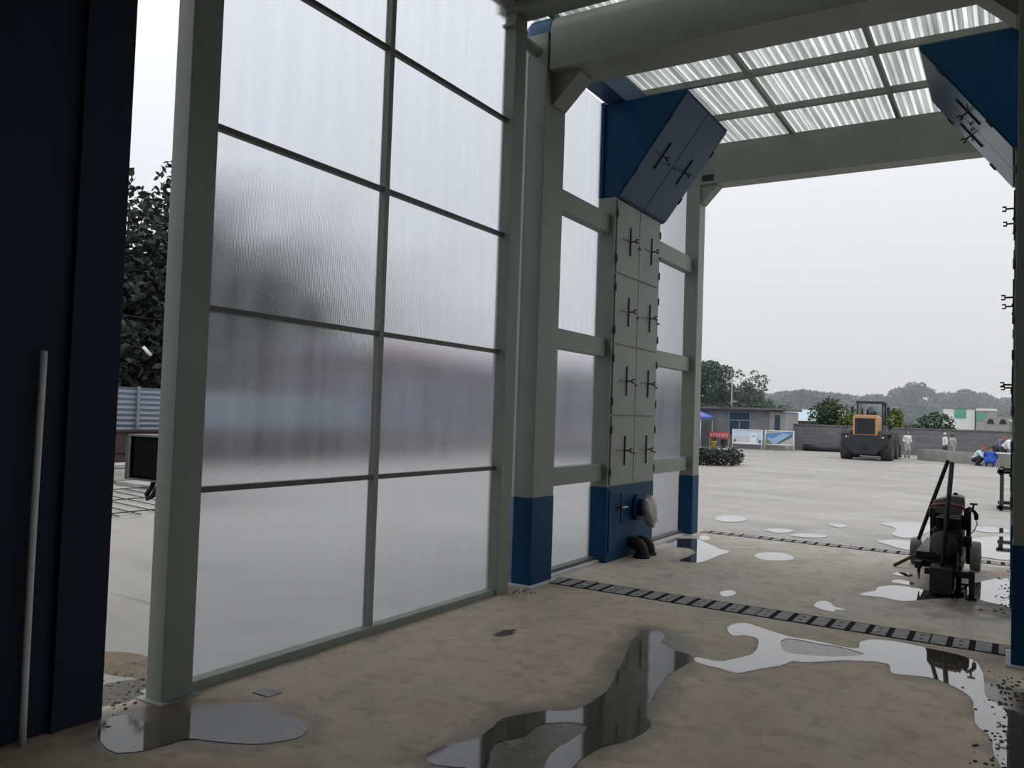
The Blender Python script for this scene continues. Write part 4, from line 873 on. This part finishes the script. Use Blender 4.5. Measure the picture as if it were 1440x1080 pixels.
MB().add([(-18.0, 45.6, 1.78), (-15.3, 45.6, 1.78), (-15.3, 47.9, 1.78), (-18.0, 47.9, 1.78), (-16.7, 46.7, 2.42), (-18.0, 45.6, 1.66), (-15.3, 45.6, 1.66), (-15.3, 47.9, 1.66), (-18.0, 47.9, 1.66)],
         [(0, 1, 4), (1, 2, 4), (2, 3, 4), (3, 0, 4), (0, 5, 6, 1), (1, 6, 7, 2), (2, 7, 8, 3), (3, 8, 5, 0)]).build('canopy', TENTB, t, recalc=False)
for x, y in ((-17.9, 45.7), (-15.4, 45.7), (-15.4, 47.8), (-17.9, 47.8)): MB().cyl((x, y, 0), (x, y, 1.78), 0.025, n=6).build('pole', WHITEP, t)
# hedge along the yard edge
blobs = [((-13.6+0.42*i-1.2*0, 0, 0), (1, 1, 1)) for i in range(0)]
bl = []
for i in range(16):
    k = i/15; x = -12.6+3.9*k; y = 26.5+2.6*k
    bl.append(((x*S, y*S, 0.36), (0.42, 0.6, 0.40)))
    bl.append(((x*S+r3.uniform(-.2, .2), (y+0.9)*S, 0.38), (0.42, 0.6, 0.42)))
q = foliage(bl, 5200, 0.17, 12).build('hedge', LEAF_DARK, recalc=False, origin=(-10.7*S, 27.8*S, 0)); tag(q, 'low dark clipped hedge at the edge of the yard by the far left column', 'hedge', kind='stuff')
# long dark pipe by the wall
tag(MB().cyl((-10.55, 49.6, 0.19), (-8.2, 50.2, 0.19), 0.19, n=18).build('steel_pipe', LBLK), 'thick dark pipe lying along the foot of the block wall, left of the loader', 'pipe')
# low concrete pit wall
t = thing('pit_wall', 'low grey concrete kerb wall at the back right of the yard', 'wall', (-1.2, 43.5, 0))
MB(1.0).add([], [])
def quad_wall(mb, a, b, th, z0, z1):
    a = Vector((*a, 0)); b = Vector((*b, 0)); d = (b-a).normalized(); n = Vector((-d.y, d.x, 0))*th
    vs = [p+Vector((0, 0, z)) for z in (z0, z1) for p in (a, b, b+n, a+n)]
    return mb.add(vs, [(0,3,2,1),(4,5,6,7),(0,1,5,4),(1,2,6,5),(2,3,7,6),(3,0,4,7)])
quad_wall(MB(), (-3.87, 44.6), (1.2, 40.6), 0.25, 0, 0.52).build('front_wall', CONC, t); quad_wall(MB(), (-3.87, 44.6), (-2.9, 46.1), 0.25, 0, 0.50).build('side_wall', CONC, t)
# rack by the right cabinet
t = thing('steel_rack', 'dark steel rack out in the yard at the right edge, behind the machine', 'rack', (0.3, 19.4, 0))
for (x, y) in ((-0.22, 19.3), (-0.22, 20.6), (0.9, 19.3), (0.9, 20.6)): MB().box(x-0.03, x+0.03, y-0.03, y+0.03, 0, 0.80).build('leg', DIRTST, t)
for z in (0.06, 0.78): MB().box(-0.30, 1.0, 19.25, 19.33, z-0.03, z+0.04).box(-0.30, 1.0, 20.57, 20.65, z-0.03, z+0.04).box(-0.27, -0.19, 19.25, 20.65, z-0.03, z+0.04).build('rail', DIRTST, t)
MB().add([(-0.22, 19.3, .05), (-0.18, 19.3, .05), (-0.18, 20.6, .78), (-0.22, 20.6, .78)], [(0, 1, 2, 3)]).build
MB().box(-0.23, -0.20, 19.4, 20.5, .08, .42).build('side_sheet', DIRTST, t)

# prefab cabins beyond the wall
t = thing('site_cabin', 'pale prefabricated cabin with a green panel beyond the block wall, left one of two', 'building', (-4.0, 76, 0))
MB().box(-5.0, -2.75, 75, 78, 0, 3.15).build('wall', WHITEP, t); MB().box(-5.05, -2.7, 74.95, 78, 3.15, 3.24).build('roof', HUTR, t)
tag(MB().box(-4.2, -3.35, 74.96, 75.0, 2.4, 3.12).build('panel', GREENP, t), 'green panel')
t = thing('site_cabin', 'pale prefabricated cabin with white roof beyond the block wall, right one of two', 'building', (-2.0, 76, 0))
MB().box(-2.6, -1.3, 74.6, 78, 0, 3.05).build('wall', HUTP, t); MB().box(-2.66, -1.25, 74.5, 78, 3.05, 3.22).build('roof', WHITEP, t)
tag(MB().box(-2.6, -1.95, 74.55, 74.6, 2.3, 2.85).build('panel', GREENP, t), 'green panel')
t = thing('mixer_hopper', 'pale twin hopper with two dark openings beyond the wall at the right', 'hopper', (-1.05, 66, 0))
MB().box(-1.85, -0.35, 66, 67.2, 0, 2.45).build('body', HUTP, t)
for x in (-1.45, -0.72): MB().prism([(x-.22, 2.0), (x+.22, 2.0), (x+.12, 2.32), (x-.12, 2.32)], 'y', 65.96, 66.0).build('opening', BLACK, t)
MB().tube([(-0.4, 66.2, 2.3), (-0.15, 66.2, 2.2), (0.05, 66.2, 1.9), (0.1, 66.2, 1.5)], 0.07, 8).build('chute', WHITEP, t)

# trees and bushes beyond the wall
for i, (x, y, h, w) in enumerate(((-25.4, 71, 7.8, 7.5), (-22.3, 69, 8.3, 7.0), (-19.6, 71.5, 7.3, 4.4))):
    tree('broad_tree', ('leftmost dark green poplar behind the hut', 'middle and tallest dark green poplar behind the hut', 'rightmost poplar behind the hut, next to the pole')[i], 'tree', x, y, h, w, LEAF_POPLAR, 7000, 0.36, 50+i, 'poplar' if i == 2 else 'round', 'poplars behind the hut')
for i, (x, y, h, w, lab) in enumerate(((-10.7, 56.5, 4.4, 3.8, 'dark green bush over the wall left of the loader'), (-9.3, 56.5, 4.3, 3.4, 'yellow green bush over the wall close beside the loader cab'), (-6.7, 57.5, 3.6, 1.9, 'pale green bush over the wall just right of the loader'))):
    tree('bush', lab, 'bush', x, y, h, w, (LEAF_MID, LEAF_BUSH, LEAF_BUSH)[i], 2600, 0.26, 70+i, 'bush')
tree('bush', 'wide dark bush left of the prefabricated cabins', 'bush', -5.7, 64, 3.4, 5.4, LEAF_MID, 3800, 0.30, 77, 'bush')
tree('bush', 'green bush right of the twin hopper at the wall', 'bush', 0.4, 72, 2.9, 2.6, LEAF_MID, 900, 0.26, 79, 'bush')
far = [(-30.5, 104, 6.9, 8, 'hazy far tree above the left end of the shed roof'), (-27, 98, 6.6, 7, 'hazy far tree right of the poplars'), (-23.6, 102, 7.2, 7, 'hazy far tree above the pale blue shed roof'), (-20.6, 99, 6.9, 7, 'hazy far tree above the right end of the shed'), (-17.4, 103, 7.0, 7, 'hazy far tree left of the loader cab'), (-14.4, 108, 6.8, 7, 'hazy far tree behind the loader cab'),
       (-11.6, 106, 7.2, 5, 'hazy far tree right of the loader cab, first of the right clump'), (-9.6, 104, 8.4, 7, 'hazy far tree, tallest of the right clump'), (-6.9, 109, 8.0, 6.4, 'hazy far tree above the dark bush in the right clump'), (-4.3, 106, 7.8, 6.4, 'hazy far tree above the left cabin'), (-1.9, 110, 7.4, 6.4, 'hazy far tree above the right cabin'), (0.5, 107, 6.4, 6, 'hazy far tree at the far right, above the hopper'),
       (-33.5, 110, 6.8, 8, 'hazy far tree behind the poplars, leftmost')]
for i, (x, y, h, w, lab) in enumerate(far):
    tree('distant_tree', lab, 'tree', x, y, h*1.02, w*1.5, LEAF_FAR, 4200, 0.6, 90+i, 'round', 'hazy trees along the skyline')
for i in range(0):
    pass
# scrub under the far trees
bl = [((x, 92*S+r3.uniform(-2, 2), 1.3), (3.2, 1.6, r3.uniform(2.4, 4.2))) for x in np.arange(-52, 12, 2.4)]
tag(foliage(bl, 14000, 0.6, 33).build('scrub', LEAF_FAR, recalc=False, origin=(-20*S, 92*S, 0)), 'hazy band of scrub below the far trees', 'scrub', kind='stuff')

# ================================================================== WHEEL LOADER (metres, rear towards the viewer)
def tyre(mb, c, r, w):
    prof = [(r*.56, -w*.36), (r*.62, -w*.5), (r*.86, -w*.52), (r*.95, -w*.44), (r*.965, -w*.2), (r*.965, w*.2), (r*.95, w*.44), (r*.86, w*.52), (r*.62, w*.5), (r*.56, w*.36)]
    mb.lathe(prof+[prof[0]], c, 'x', 36)
    for i in range(22):
        for sd in (-1, 1):
            a = 2*math.pi*(i+(0.25 if sd > 0 else -0.25))/22; da = 0.10
            vs = []
            for rr in (r*.93, r*1.0):
                for (xx, aa) in ((sd*w*.50, a-0.075), (sd*w*.50, a+0.055), (sd*w*.03, a+0.055+da), (sd*w*.03, a-0.06+da)):
                    vs.append((c[0]+xx, c[1]+rr*math.cos(aa), c[2]+rr*math.sin(aa)))
            mb.add(vs, [(0, 1, 2, 3), (4, 7, 6, 5), (0, 4, 5, 1), (1, 5, 6, 2), (2, 6, 7, 3), (3, 7, 4, 0)])
    return mb
t = thing('wheel_loader', 'orange and black wheel loader seen from behind, standing in the yard', 'loader', (-5.93, 41.6, 0), 0.03)
M1 = lambda: MB(1.0)
for (y, k) in ((0.0, 'rear'), (3.2, 'front')):
    for sx in (-1, 1):
        tr_ = tyre(M1(), (sx*1.09, y, 0.80), 0.80, 0.60).build('tyre', TYRE, t)
        M1().lathe([(0.0, .10), (.16, .10), (.18, .06), (.30, .04), (.40, .16), (.46, .2), (.46, -.2), (.0, -.2)], (sx*1.09, y, .80), 'x', 24).build('rim', YELL, tr_) if sx > 0 else \
        M1().lathe([(0.0, -.10), (.16, -.10), (.18, -.06), (.30, -.04), (.40, -.16), (.46, -.2), (.46, .2), (.0, .2)], (sx*1.09, y, .80), 'x', 24).build('rim', YELL, tr_)
cw = M1().prism([(-1.18, 1.46), (-1.18, 0.95), (-0.78, 0.55), (-0.60, 0.34), (0.60, 0.34), (0.78, 0.55), (1.18, 0.95), (1.18, 1.46)], 'y', -1.32, -0.86).build('counterweight', LBLK, t, bevel=0.03)
for x in (-.98, -.86, .86, .98): M1().cyl((x, -1.34, 1.33), (x, -1.31, 1.33), 0.045, n=14).build('tail_lamp', WHITEP if abs(x) > .9 else REDCAP, cw)
M1().box(-.22, .22, -1.35, -1.31, .44, .60).build('number_plate', DIRTST, cw); M1().box(-.1, .1, -1.44, -1.32, .70, .78).build('tow_hitch', BLACK, cw)
M1().box(-.72, .72, -0.9, 2.0, .55, 1.25).build('chassis', LBLK, t, bevel=0.03)
M1().cyl((-.82, 0, .8), (.82, 0, .8), .22, n=18).build('axle', LBLK, t); M1().cyl((-.82, 3.2, .8), (.82, 3.2, .8), .22, n=18).build('axle', LBLK, t)
hd = M1().prism([(-.66, 1.40), (.66, 1.40), (.66, 2.46), (.58, 2.60), (-.58, 2.60), (-.66, 2.46)], 'y', -1.16, 1.15).build('engine_hood', YELL, t, bevel=0.04)
M1().box(-.54, .54, -1.20, -1.15, 1.52, 2.42, 0.02).build('radiator_grille', GRILL, hd)
for x in (-.27, 0.0, .27): M1().box(x-.012, x+.012, -1.215, -1.19, 1.54, 2.40).build('grille_bar', BLACK, hd)
for z in (1.75, 1.98, 2.2): M1().box(-.53, .53, -1.212, -1.19, z-.008, z+.008).build('grille_bar', BLACK, hd)
M1().cyl((-.28, -.2, 2.58), (-.28, -.2, 3.02), .06, n=12).build('exhaust_pipe', BLACK, hd); M1().cyl((.2, .2, 2.58), (.2, .2, 2.85), .10, n=14).build('air_cleaner', BLACK, hd)
for sx in (-1, 1):
    M1().prism([(-.95, 1.50), (.95, 1.50), (.80, 1.72), (-.80, 1.72)], 'x', sx*.76, sx*1.36).build('mudguard', LBLK, t, bevel=0.02)
    M1().tube([(sx*1.20, -.6, 1.7), (sx*1.20, -.6, 2.35), (sx*1.20, .5, 2.35), (sx*1.20, .5, 1.7)], .022, 8).build('handrail', BLACK, t)
    M1().box(sx*.95, sx*1.35, .95, 1.35, .55, .60).box(sx*.95, sx*1.35, .95, 1.35, .95, 1.0).build('step', BLACK, t)
cb = M1().box(-.72, .72, 1.2, 2.75, 1.35, 2.05, 0.03).build('cab', LBLK, t)
M1().box(-.80, .80, 1.08, 2.85, 3.34, 3.47, 0.03).build('cab_roof', LBLK, cb)
for x in (-.70, .70):
    for y in (1.22, 2.72): M1().box(x-.045, x+.045, y-.045, y+.045, 2.0, 3.36).build('cab_post', LBLK, cb)
tag(M1().box(-.66, .66, 1.215, 1.225, 2.05, 3.34).build('rear_window', GLASS, cb), 'rear glass'); tag(M1().box(-.66, .66, 2.715, 2.725, 2.05, 3.34).build('windscreen', GLASS, cb), 'front glass')
for x in (-.70, .70): M1().box(x-.005, x+.005, 1.27, 2.67, 2.05, 3.34).build('side_window', GLASS, cb)
st = M1().box(-.28, .28, 1.55, 2.05, 2.0, 2.35, .05).box(-.26, .26, 1.5, 1.62, 2.3, 2.95, .05).box(-.13, .13, 1.5, 1.60, 2.95, 3.15, .03).build('seat', BLACK, cb)
M1().tube([(0, 2.6, 2.0), (0, 2.4, 2.6)], .035, 8).lathe([(.16, -.012), (.19, 0), (.16, .012), (.15, 0), (.16, -.012)], (0, 2.38, 2.62), 'z', 20).build('steering_wheel', BLACK, cb)
for sx, rr in ((1, .12), (-1, .10)):
    mt = M1().tube([(sx*.74, 1.3, 3.28), (sx*.98, 1.25, 3.22), (sx*1.0, 1.25, 2.95)], .018, 8).build('mirror_arm', BLACK, cb); M1().box(sx*1.0-.09, sx*1.0+.09, 1.20, 1.24, 2.72, 3.12, .01).build('mirror', BLACK, mt)
mt = M1().tube([(.95, .2, 2.3), (1.22, .1, 2.36), (1.26, .1, 1.9)], .02, 8).build('mirror_arm', BLACK, t); M1().lathe([(.0, -.02), (.14, -.02), (.15, 0), (.14, .02), (0, .02)], (1.24, .08, 2.02), 'y', 18).build('mirror', BLACK, mt)
for sx in (-1, 1): M1().tube([(sx*.5, 2.6, 1.7), (sx*.5, 3.9, 1.35), (sx*.5, 4.7, .5)], .14, 8).build('lift_arm', YELL, t)
M1().prism([(4.5, .06), (5.6, .06), (5.6, .12), (4.75, .2), (4.55, .8), (4.9, 1.25), (4.8, 1.25), (4.45, .85)], 'x', -1.45, 1.45).build('bucket', LBLK, t)

# ================================================================== FLOOR CUTTING MACHINE (site units)
t = thing('floor_cutter', 'dirty old concrete cutting machine with two upright steel handles, in front of the far drain', 'machine', (-0.6, 9.9, 0))
fr = MB().box(-0.86, -0.80, 9.35, 11.0, .20, .27).box(-0.49, -0.44, 9.35, 10.75, .20, .27).box(-.86, -.44, 9.50, 9.58, .20, .27).box(-.95, -.45, 10.85, 10.93, .17, .24).box(-.75, -.33, 9.1, 9.16, .19, .25).build('frame', DIRTST, t, bevel=.003)
for x, y, r in ((-1.0, 11.0, .150), (-.375, 10.95, .168)):
    wh = MB().lathe([(.0, -.045), (r*.35, -.045), (r*.4, -.03), (r*.8, -.03), (r*.86, -.055), (r*.97, -.05), (r, -.03), (r, .03), (r*.97, .05), (r*.86, .055), (r*.8, .03), (r*.4, .03), (r*.35, .045), (0, .045)], (x, y, r), 'x', 28).build('wheel', TYREG, t)
    MB().cyl((x-.06, y, r), (x+.06, y, r), r*.22, n=12).build('hub', DIRTST, wh)
MB().cyl((-1.0, 11.0, .15), (-.8, 10.9, .2), .02, n=8).cyl((-.375, 10.95, .168), (-.6, 10.9, .2), .02, n=8).build('axle', DIRTST, t)
g = MB().prism([(9.02, .03), (9.42, .03), (9.46, .16), (9.36, .27), (9.06, .27)], 'x', -.70, -.50).build('blade_guard', DIRTST, t, bevel=.006)
MB().lathe([(.0, -.006), (.20, -.006), (.20, .006), (0, .006)], (-.47, 9.28, .205), 'x', 32).build('saw_blade', DIRTST, t)
MB().box(-.365, -.315, 9.06, 9.14, .025, .27).box(-.385, -.295, 9.02, 9.18, 0, .028).build('support_leg', DIRTST, t, bevel=.003)
MB().box(-.475, -.435, 9.27, 9.33, 0.0, .21).box(-.50, -.41, 9.24, 9.36, 0, .03).box(-.46, -.34, 9.28, 9.31, .09, .11).build('support_leg', DIRTST, t, bevel=.003)
MB().cyl((-.835, 9.5, .21), (-.832, 9.5, .06), .022, .004, n=8).build('pointer', DIRTST, t)
e = MB().box(-.70, -.44, 9.38, 10.0, .36, .62, .015).box(-.66, -.46, 9.5, 9.95, .62, .74, .015).build('engine', DIRTST, t)
MB().lathe([(0, -.03), (.12, -.03), (.13, 0), (.12, .02), (0, .02)], (-.60, 9.37, .47), 'y', 26).build('flywheel', TYREG, e)
for k in range(6): MB().box(-.68, -.46, 9.40, 9.92, .63+k*.018, .637+k*.018).build('cooling_fin', BLACK, e)
MB().cyl((-.43, 9.5, .50), (-.36, 9.5, .50), .055, n=16).build('pulley', BLACK, e); MB().cyl((-.68, 9.6, .55), (-.74, 9.6, .55), .045, n=14).build('pulley', BLACK, e)
MB().box(-.87, -.46, 9.55, 10.8, .26, .35, .01).build('lower_housing', DIRTST, t)
MB().box(-.745, -.70, 9.60, 9.75, .26, .80).build('upright', DIRTST, t, bevel=.003); MB().box(-.415, -.375, 9.60, 9.75, .26, .80).build('upright', DIRTST, t, bevel=.003)
MB().box(-.70, -.41, 9.62, 9.70, .60, .74).build('radiator_panel', DIRTST, t)
tag(MB().tube([(-.745, 9.66, .70), (-.745, 9.66, .80), (-.73, 9.66, .825), (-.60, 9.66, .85), (-.46, 9.66, .83), (-.425, 9.66, .80), (-.425, 9.66, .70)], .017, 10).build('hoop', REDP, t), 'faded red hoop')
MB().tube([(-.745, 9.64, .745), (-.42, 9.64, .735)], .012, 8).build('cross_rod', DIRTST, t)
tk = MB().prism([(-.75, .73), (-.47, .72), (-.45, .90), (-.50, .925), (-.56, .925), (-.74, .86)], 'y', 9.85, 10.2).build('fuel_tank', TANK, t, bevel=.02)
MB().cyl((-.535, 10.0, .92), (-.535, 10.0, .95), .022, n=12).build('filler_cap', BLACK, tk)
MB().tube([(-.47, 9.86, .92), (-.445, 9.85, .87), (-.445, 9.8, .80)], .008, 6).build('fuel_hose', BLACK, tk)
MB().tube([(-.60, 9.83, 1.30), (-.755, 9.97, .83), (-.895, 10.12, .40)], .021, 10).build('handle_bar', DIRTST, t)
MB().tube([(-.552, 9.62, 1.285), (-.575, 9.42, .78), (-.60, 9.15, .25)], [.024, .024, .017], 10).build('handle_bar', DIRTST, t)
lv = MB().tube([(-.42, 9.62, .80), (-.385, 9.6, .83), (-.345, 9.58, .80), (-.325, 9.57, .77), (-.325, 9.57, .72)], [.022, .018, .018, .022, .02], 8).build('throttle_lever', BLACK, t)
MB().tube([(-.36, 9.59, .81), (-.35, 9.58, .87)], .010, 6).box(-.385, -.315, 9.57, 9.59, .868, .885).build('knob', BLACK, lv)
MB().tube([(-.345, 9.58, .76), (-.315, 9.58, .68), (-.345, 9.6, .60), (-.40, 9.62, .55)], .005, 5).build('wire', BLACK, lv)
tag(MB().tube([(-1.185, 10.52, .016), (-.95, 10.66, .165)], .020, 6).build('timber_prop', WOOD), 'dark timber prop leaning from the ground to the machine left wheel', 'timber')

# ================================================================== PEOPLE (metres, facing -Y at rz = 0)
def remesh(mb, name, matl, parent, voxel):
    me = bpy.data.meshes.new('tmp'); me.from_pydata(mb.v, [], mb.f)
    bm = bmesh.new(); bm.from_mesh(me); bmesh.ops.recalc_face_normals(bm, faces=bm.faces); bm.to_mesh(me); bm.free()
    ob = bpy.data.objects.new('tmp', me); COL.objects.link(ob)
    rm = ob.modifiers.new('r', 'REMESH'); rm.mode = 'VOXEL'; rm.voxel_size = voxel; rm.use_smooth_shade = True
    sm = ob.modifiers.new('s', 'SMOOTH'); sm.factor = 0.5; sm.iterations = 3
    dg = bpy.context.evaluated_depsgraph_get(); m2 = bpy.data.meshes.new_from_object(ob.evaluated_get(dg))
    bpy.data.objects.remove(ob); bpy.data.meshes.remove(me)
    m2.materials.clear(); m2.materials.append(matl); m2.name = name
    o = bpy.data.objects.new(name, m2); COL.objects.link(o); o.parent = parent; return o
def limb(mb, pts, rs):
    pts = [Vector(p) for p in pts]
    mb.tube(pts, rs, 12)
    for p, r in zip(pts, rs): mb.ell(p, (r, r, r), 10, 7)
POSES = {
 'stand': dict(pel=(0, 0, .90), chest=(0, -.01, 1.28), neck=(0, 0, 1.42), head=(0, -.02, 1.55), sh=(.18, 0, 1.36), el=(.25, .02, 1.10), ha=(.24, -.10, .88), hip=(.09, 0, .88), kn=(.10, -.02, .48), an=(.11, .02, .08)),
 'walk': dict(pel=(0, 0, .90), chest=(0, -.03, 1.28), neck=(0, -.02, 1.42), head=(0, -.05, 1.55), sh=(.18, -.02, 1.36), el=(.24, .03, 1.11), ha=(.20, -.20, 1.00), hip=(.09, 0, .88), kn=(.10, -.10, .49), an=(.11, .06, .08)),
 'bend': dict(pel=(0, .10, .88), chest=(0, -.20, 1.16), neck=(0, -.32, 1.23), head=(0, -.43, 1.27), sh=(.18, -.26, 1.18), el=(.23, -.34, .92), ha=(.17, -.46, .70), hip=(.10, .10, .86), kn=(.12, -.01, .47), an=(.12, .04, .08)),
 'squat': dict(pel=(0, .12, .27), chest=(0, -.08, .58), neck=(0, -.16, .70), head=(0, -.24, .81), sh=(.18, -.12, .65), el=(.27, -.30, .46), ha=(.15, -.45, .36), hip=(.10, .12, .27), kn=(.20, -.30, .46), an=(.15, -.02, .08)),
}
def person(label, loc, rz, pose, shirt, trouser, cap=None, hair=True, sc=1.0, hard=False):
    P = {k: Vector(v) for k, v in POSES[pose].items()}
    t = thing('person', label, 'person', loc, rz); t.scale = (sc, sc, sc)
    S2 = lambda k, s: Vector((P[k].x*s, P[k].y, P[k].z))
    b = MB(1.0)
    limb(b, [P['pel'], (P['pel']+P['chest'])/2, P['chest']], [.125, .115, .135]); limb(b, [S2('sh', -1), S2('sh', 1)], [.065, .065]); limb(b, [P['chest'], P['neck']], [.10, .055]); limb(b, [P['neck'], P['head']], [.05, .055])
    h = P['head']; f = Vector((0, -1, 0)); 
    b.ell(h+Vector((0, 0, .035)), (.076, .092, .105), 16, 12); b.ell(h+Vector((0, -.03, -.05)), (.052, .06, .055), 12, 8)
    b.tube([h+Vector((0, -.085, .03)), h+Vector((0, -.110, -.005))], [.010, .017], 8); b.ell(h+Vector((0, -.082, -.045)), (.028, .012, .010), 8, 6)
    for s in (-1, 1):
        b.ell(h+Vector((s*.078, .01, .015)), (.012, .022, .032), 8, 6); b.ell(h+Vector((s*.032, -.083, .04)), (.014, .010, .009), 8, 6)
        limb(b, [S2('sh', s), S2('el', s)], [.052, .040]); limb(b, [S2('el', s), S2('ha', s)], [.040, .027])
        limb(b, [S2('hip', s), S2('kn', s)], [.082, .055]); limb(b, [S2('kn', s), S2('an', s)], [.055, .036])
        an = S2('an', s); limb(b, [an+Vector((0, .04, -.04)), an+Vector((0, -.15, -.045))], [.035, .03])
        ha = S2('ha', s); d = (ha-S2('el', s)).normalized(); side = d.cross(Vector((s, 0, 0.001))).normalized(); up = side.cross(d)
        limb(b, [ha+d*.02, ha+d*.075], [.028, .030]); 
        for i, (o, l) in enumerate(((-.030, .062), (-.010, .074), (.010, .070), (.029, .055))):
            p0 = ha+d*.085+side*o; p1 = p0+d*l*.55+up*(-.006*s); p2 = p1+d*l*.40+up*(-.018*s); limb(b, [p0, p1, p2], [.0095, .009, .0075])
        p0 = ha+d*.03+side*(-.028); p1 = p0+d*.032+side*(-.026); limb(b, [p0, p1, p1+d*.03+side*(-.004)], [.011, .010, .008])
    remesh(b, 'body', SKIN, t, .010)
    c = MB(1.0)
    limb(c, [P['pel']+(P['chest']-P['pel'])*.12, (P['pel']+P['chest'])/2, P['chest']], [.150, .142, .158]); limb(c, [S2('sh', -1), S2('sh', 1)], [.082, .082]); limb(c, [P['chest'], P['neck']-(P['neck']-P['chest'])*.25], [.13, .085])
    for s in (-1, 1): limb(c, [S2('sh', s), S2('el', s)], [.074, .060]); limb(c, [S2('el', s), S2('el', s)*.35+S2('ha', s)*.65], [.058, .046])
    remesh(c, 'shirt', shirt, t, .018)
    c = MB(1.0); limb(c, [S2('hip', -1), S2('hip', 1)], [.115, .115]); limb(c, [P['pel'], P['pel']+(P['chest']-P['pel'])*.15], [.135, .135])
    for s in (-1, 1): limb(c, [S2('hip', s), S2('kn', s)], [.112, .078]); limb(c, [S2('kn', s), S2('an', s)+Vector((0, 0, .03))], [.078, .062])
    remesh(c, 'trousers', trouser, t, .018)
    c = MB(1.0)
    for s in (-1, 1): an = S2('an', s); limb(c, [an+Vector((0, .045, -.04)), an+Vector((0, -.16, -.045))], [.040, .035])
    remesh(c, 'shoes', DARKCL, t, .012)
    if cap:
        c = MB(1.0); prof = [(.001, .135)]+[(.088*math.sin(a), .055+.088*math.cos(a)*(1.15 if hard else .95)) for a in np.linspace(.15, math.pi/2, 7)]+[(.082, .05), (.001, .055)]
        c.lathe(prof, h+Vector((0, .005, .018)), 'z', 20); c.prism([(-.07, -.07), (.07, -.07), (.055, -.155), (0, -.17), (-.055, -.155)], 'z', .068, .078)
        c.v = [(q[0]+(h.x if i >= len(c.v)-10 else 0), q[1]+(h.y if i >= len(c.v)-10 else 0), q[2]+(h.z if i >= len(c.v)-10 else 0)) for i, q in enumerate(c.v)]
        c.build('hard_hat' if hard else 'cap', cap, t)
    else:
        c = MB(1.0); c.ell(h+Vector((0, .018, .055)), (.086, .092, .095), 14, 10); c.build('hair', HAIR, t)
    return t
person('person in pale clothes standing behind the right rear wheel of the loader', (-4.72, 46.6, 0), 0.5, 'walk', WHITECL, KHAKI, None)
person('person in white shirt and white cap standing behind the low kerb wall', (-3.02, 47.0, 0), -1.2, 'stand', WHITECL, DARKCL, WHITECL, sc=1.0)
person('person in pale grey clothes facing away beside the person in the white shirt', (-2.72, 47.4, 0), 2.6, 'stand', KHAKI, KHAKI, None, sc=.96)
person('person in pale blue shirt crouching before the kerb wall, left of the blue clothed one', (-1.42, 41.75, 0), 1.35, 'squat', LBLUECL, DARKCL, REDCAP, sc=1.15)
person('person in bright blue clothes crouching before the kerb wall', (-.92, 41.2, 0), 3.0, 'squat', BLUECL, BLUECL, HAIR, sc=1.12)
person('person in purple shirt and red cap standing behind the kerb wall', (-.72, 46.0, 0), 0.9, 'bend', PURPCL, DARKCL, REDCAP, sc=1.12)
person('person in white with a white hard hat bending at the right edge of the yard', (-.38, 44.4, 0), 1.0, 'bend', WHITECL, DARKCL, WHITEP, hard=True, sc=1.12)
tag(MB().box(-.75, .5, 42.0, 42.5, .55, .60).build('board', WHITEP), 'white board lying on the kerb wall beside the crouching people', 'board')

# ================================================================== haze over the far trees
hz = MB(1.0).box(-330, 220, 80, 300, -1.0, 60)
m, N, L = simple_nodes('haze'); o = N.new('ShaderNodeOutputMaterial'); v = N.new('ShaderNodeVolumeScatter'); v.inputs['Density'].default_value = 0.0075; v.inputs['Color'].default_value = (0.90, 0.96, 1, 1); v.inputs['Anisotropy'].default_value = 0.2
L.new(v.outputs[0], o.inputs['Volume'])
tag(hz.build('haze', m, origin=(0, 190, -1)), 'thin grey haze over the far trees', 'haze', kind='stuff')
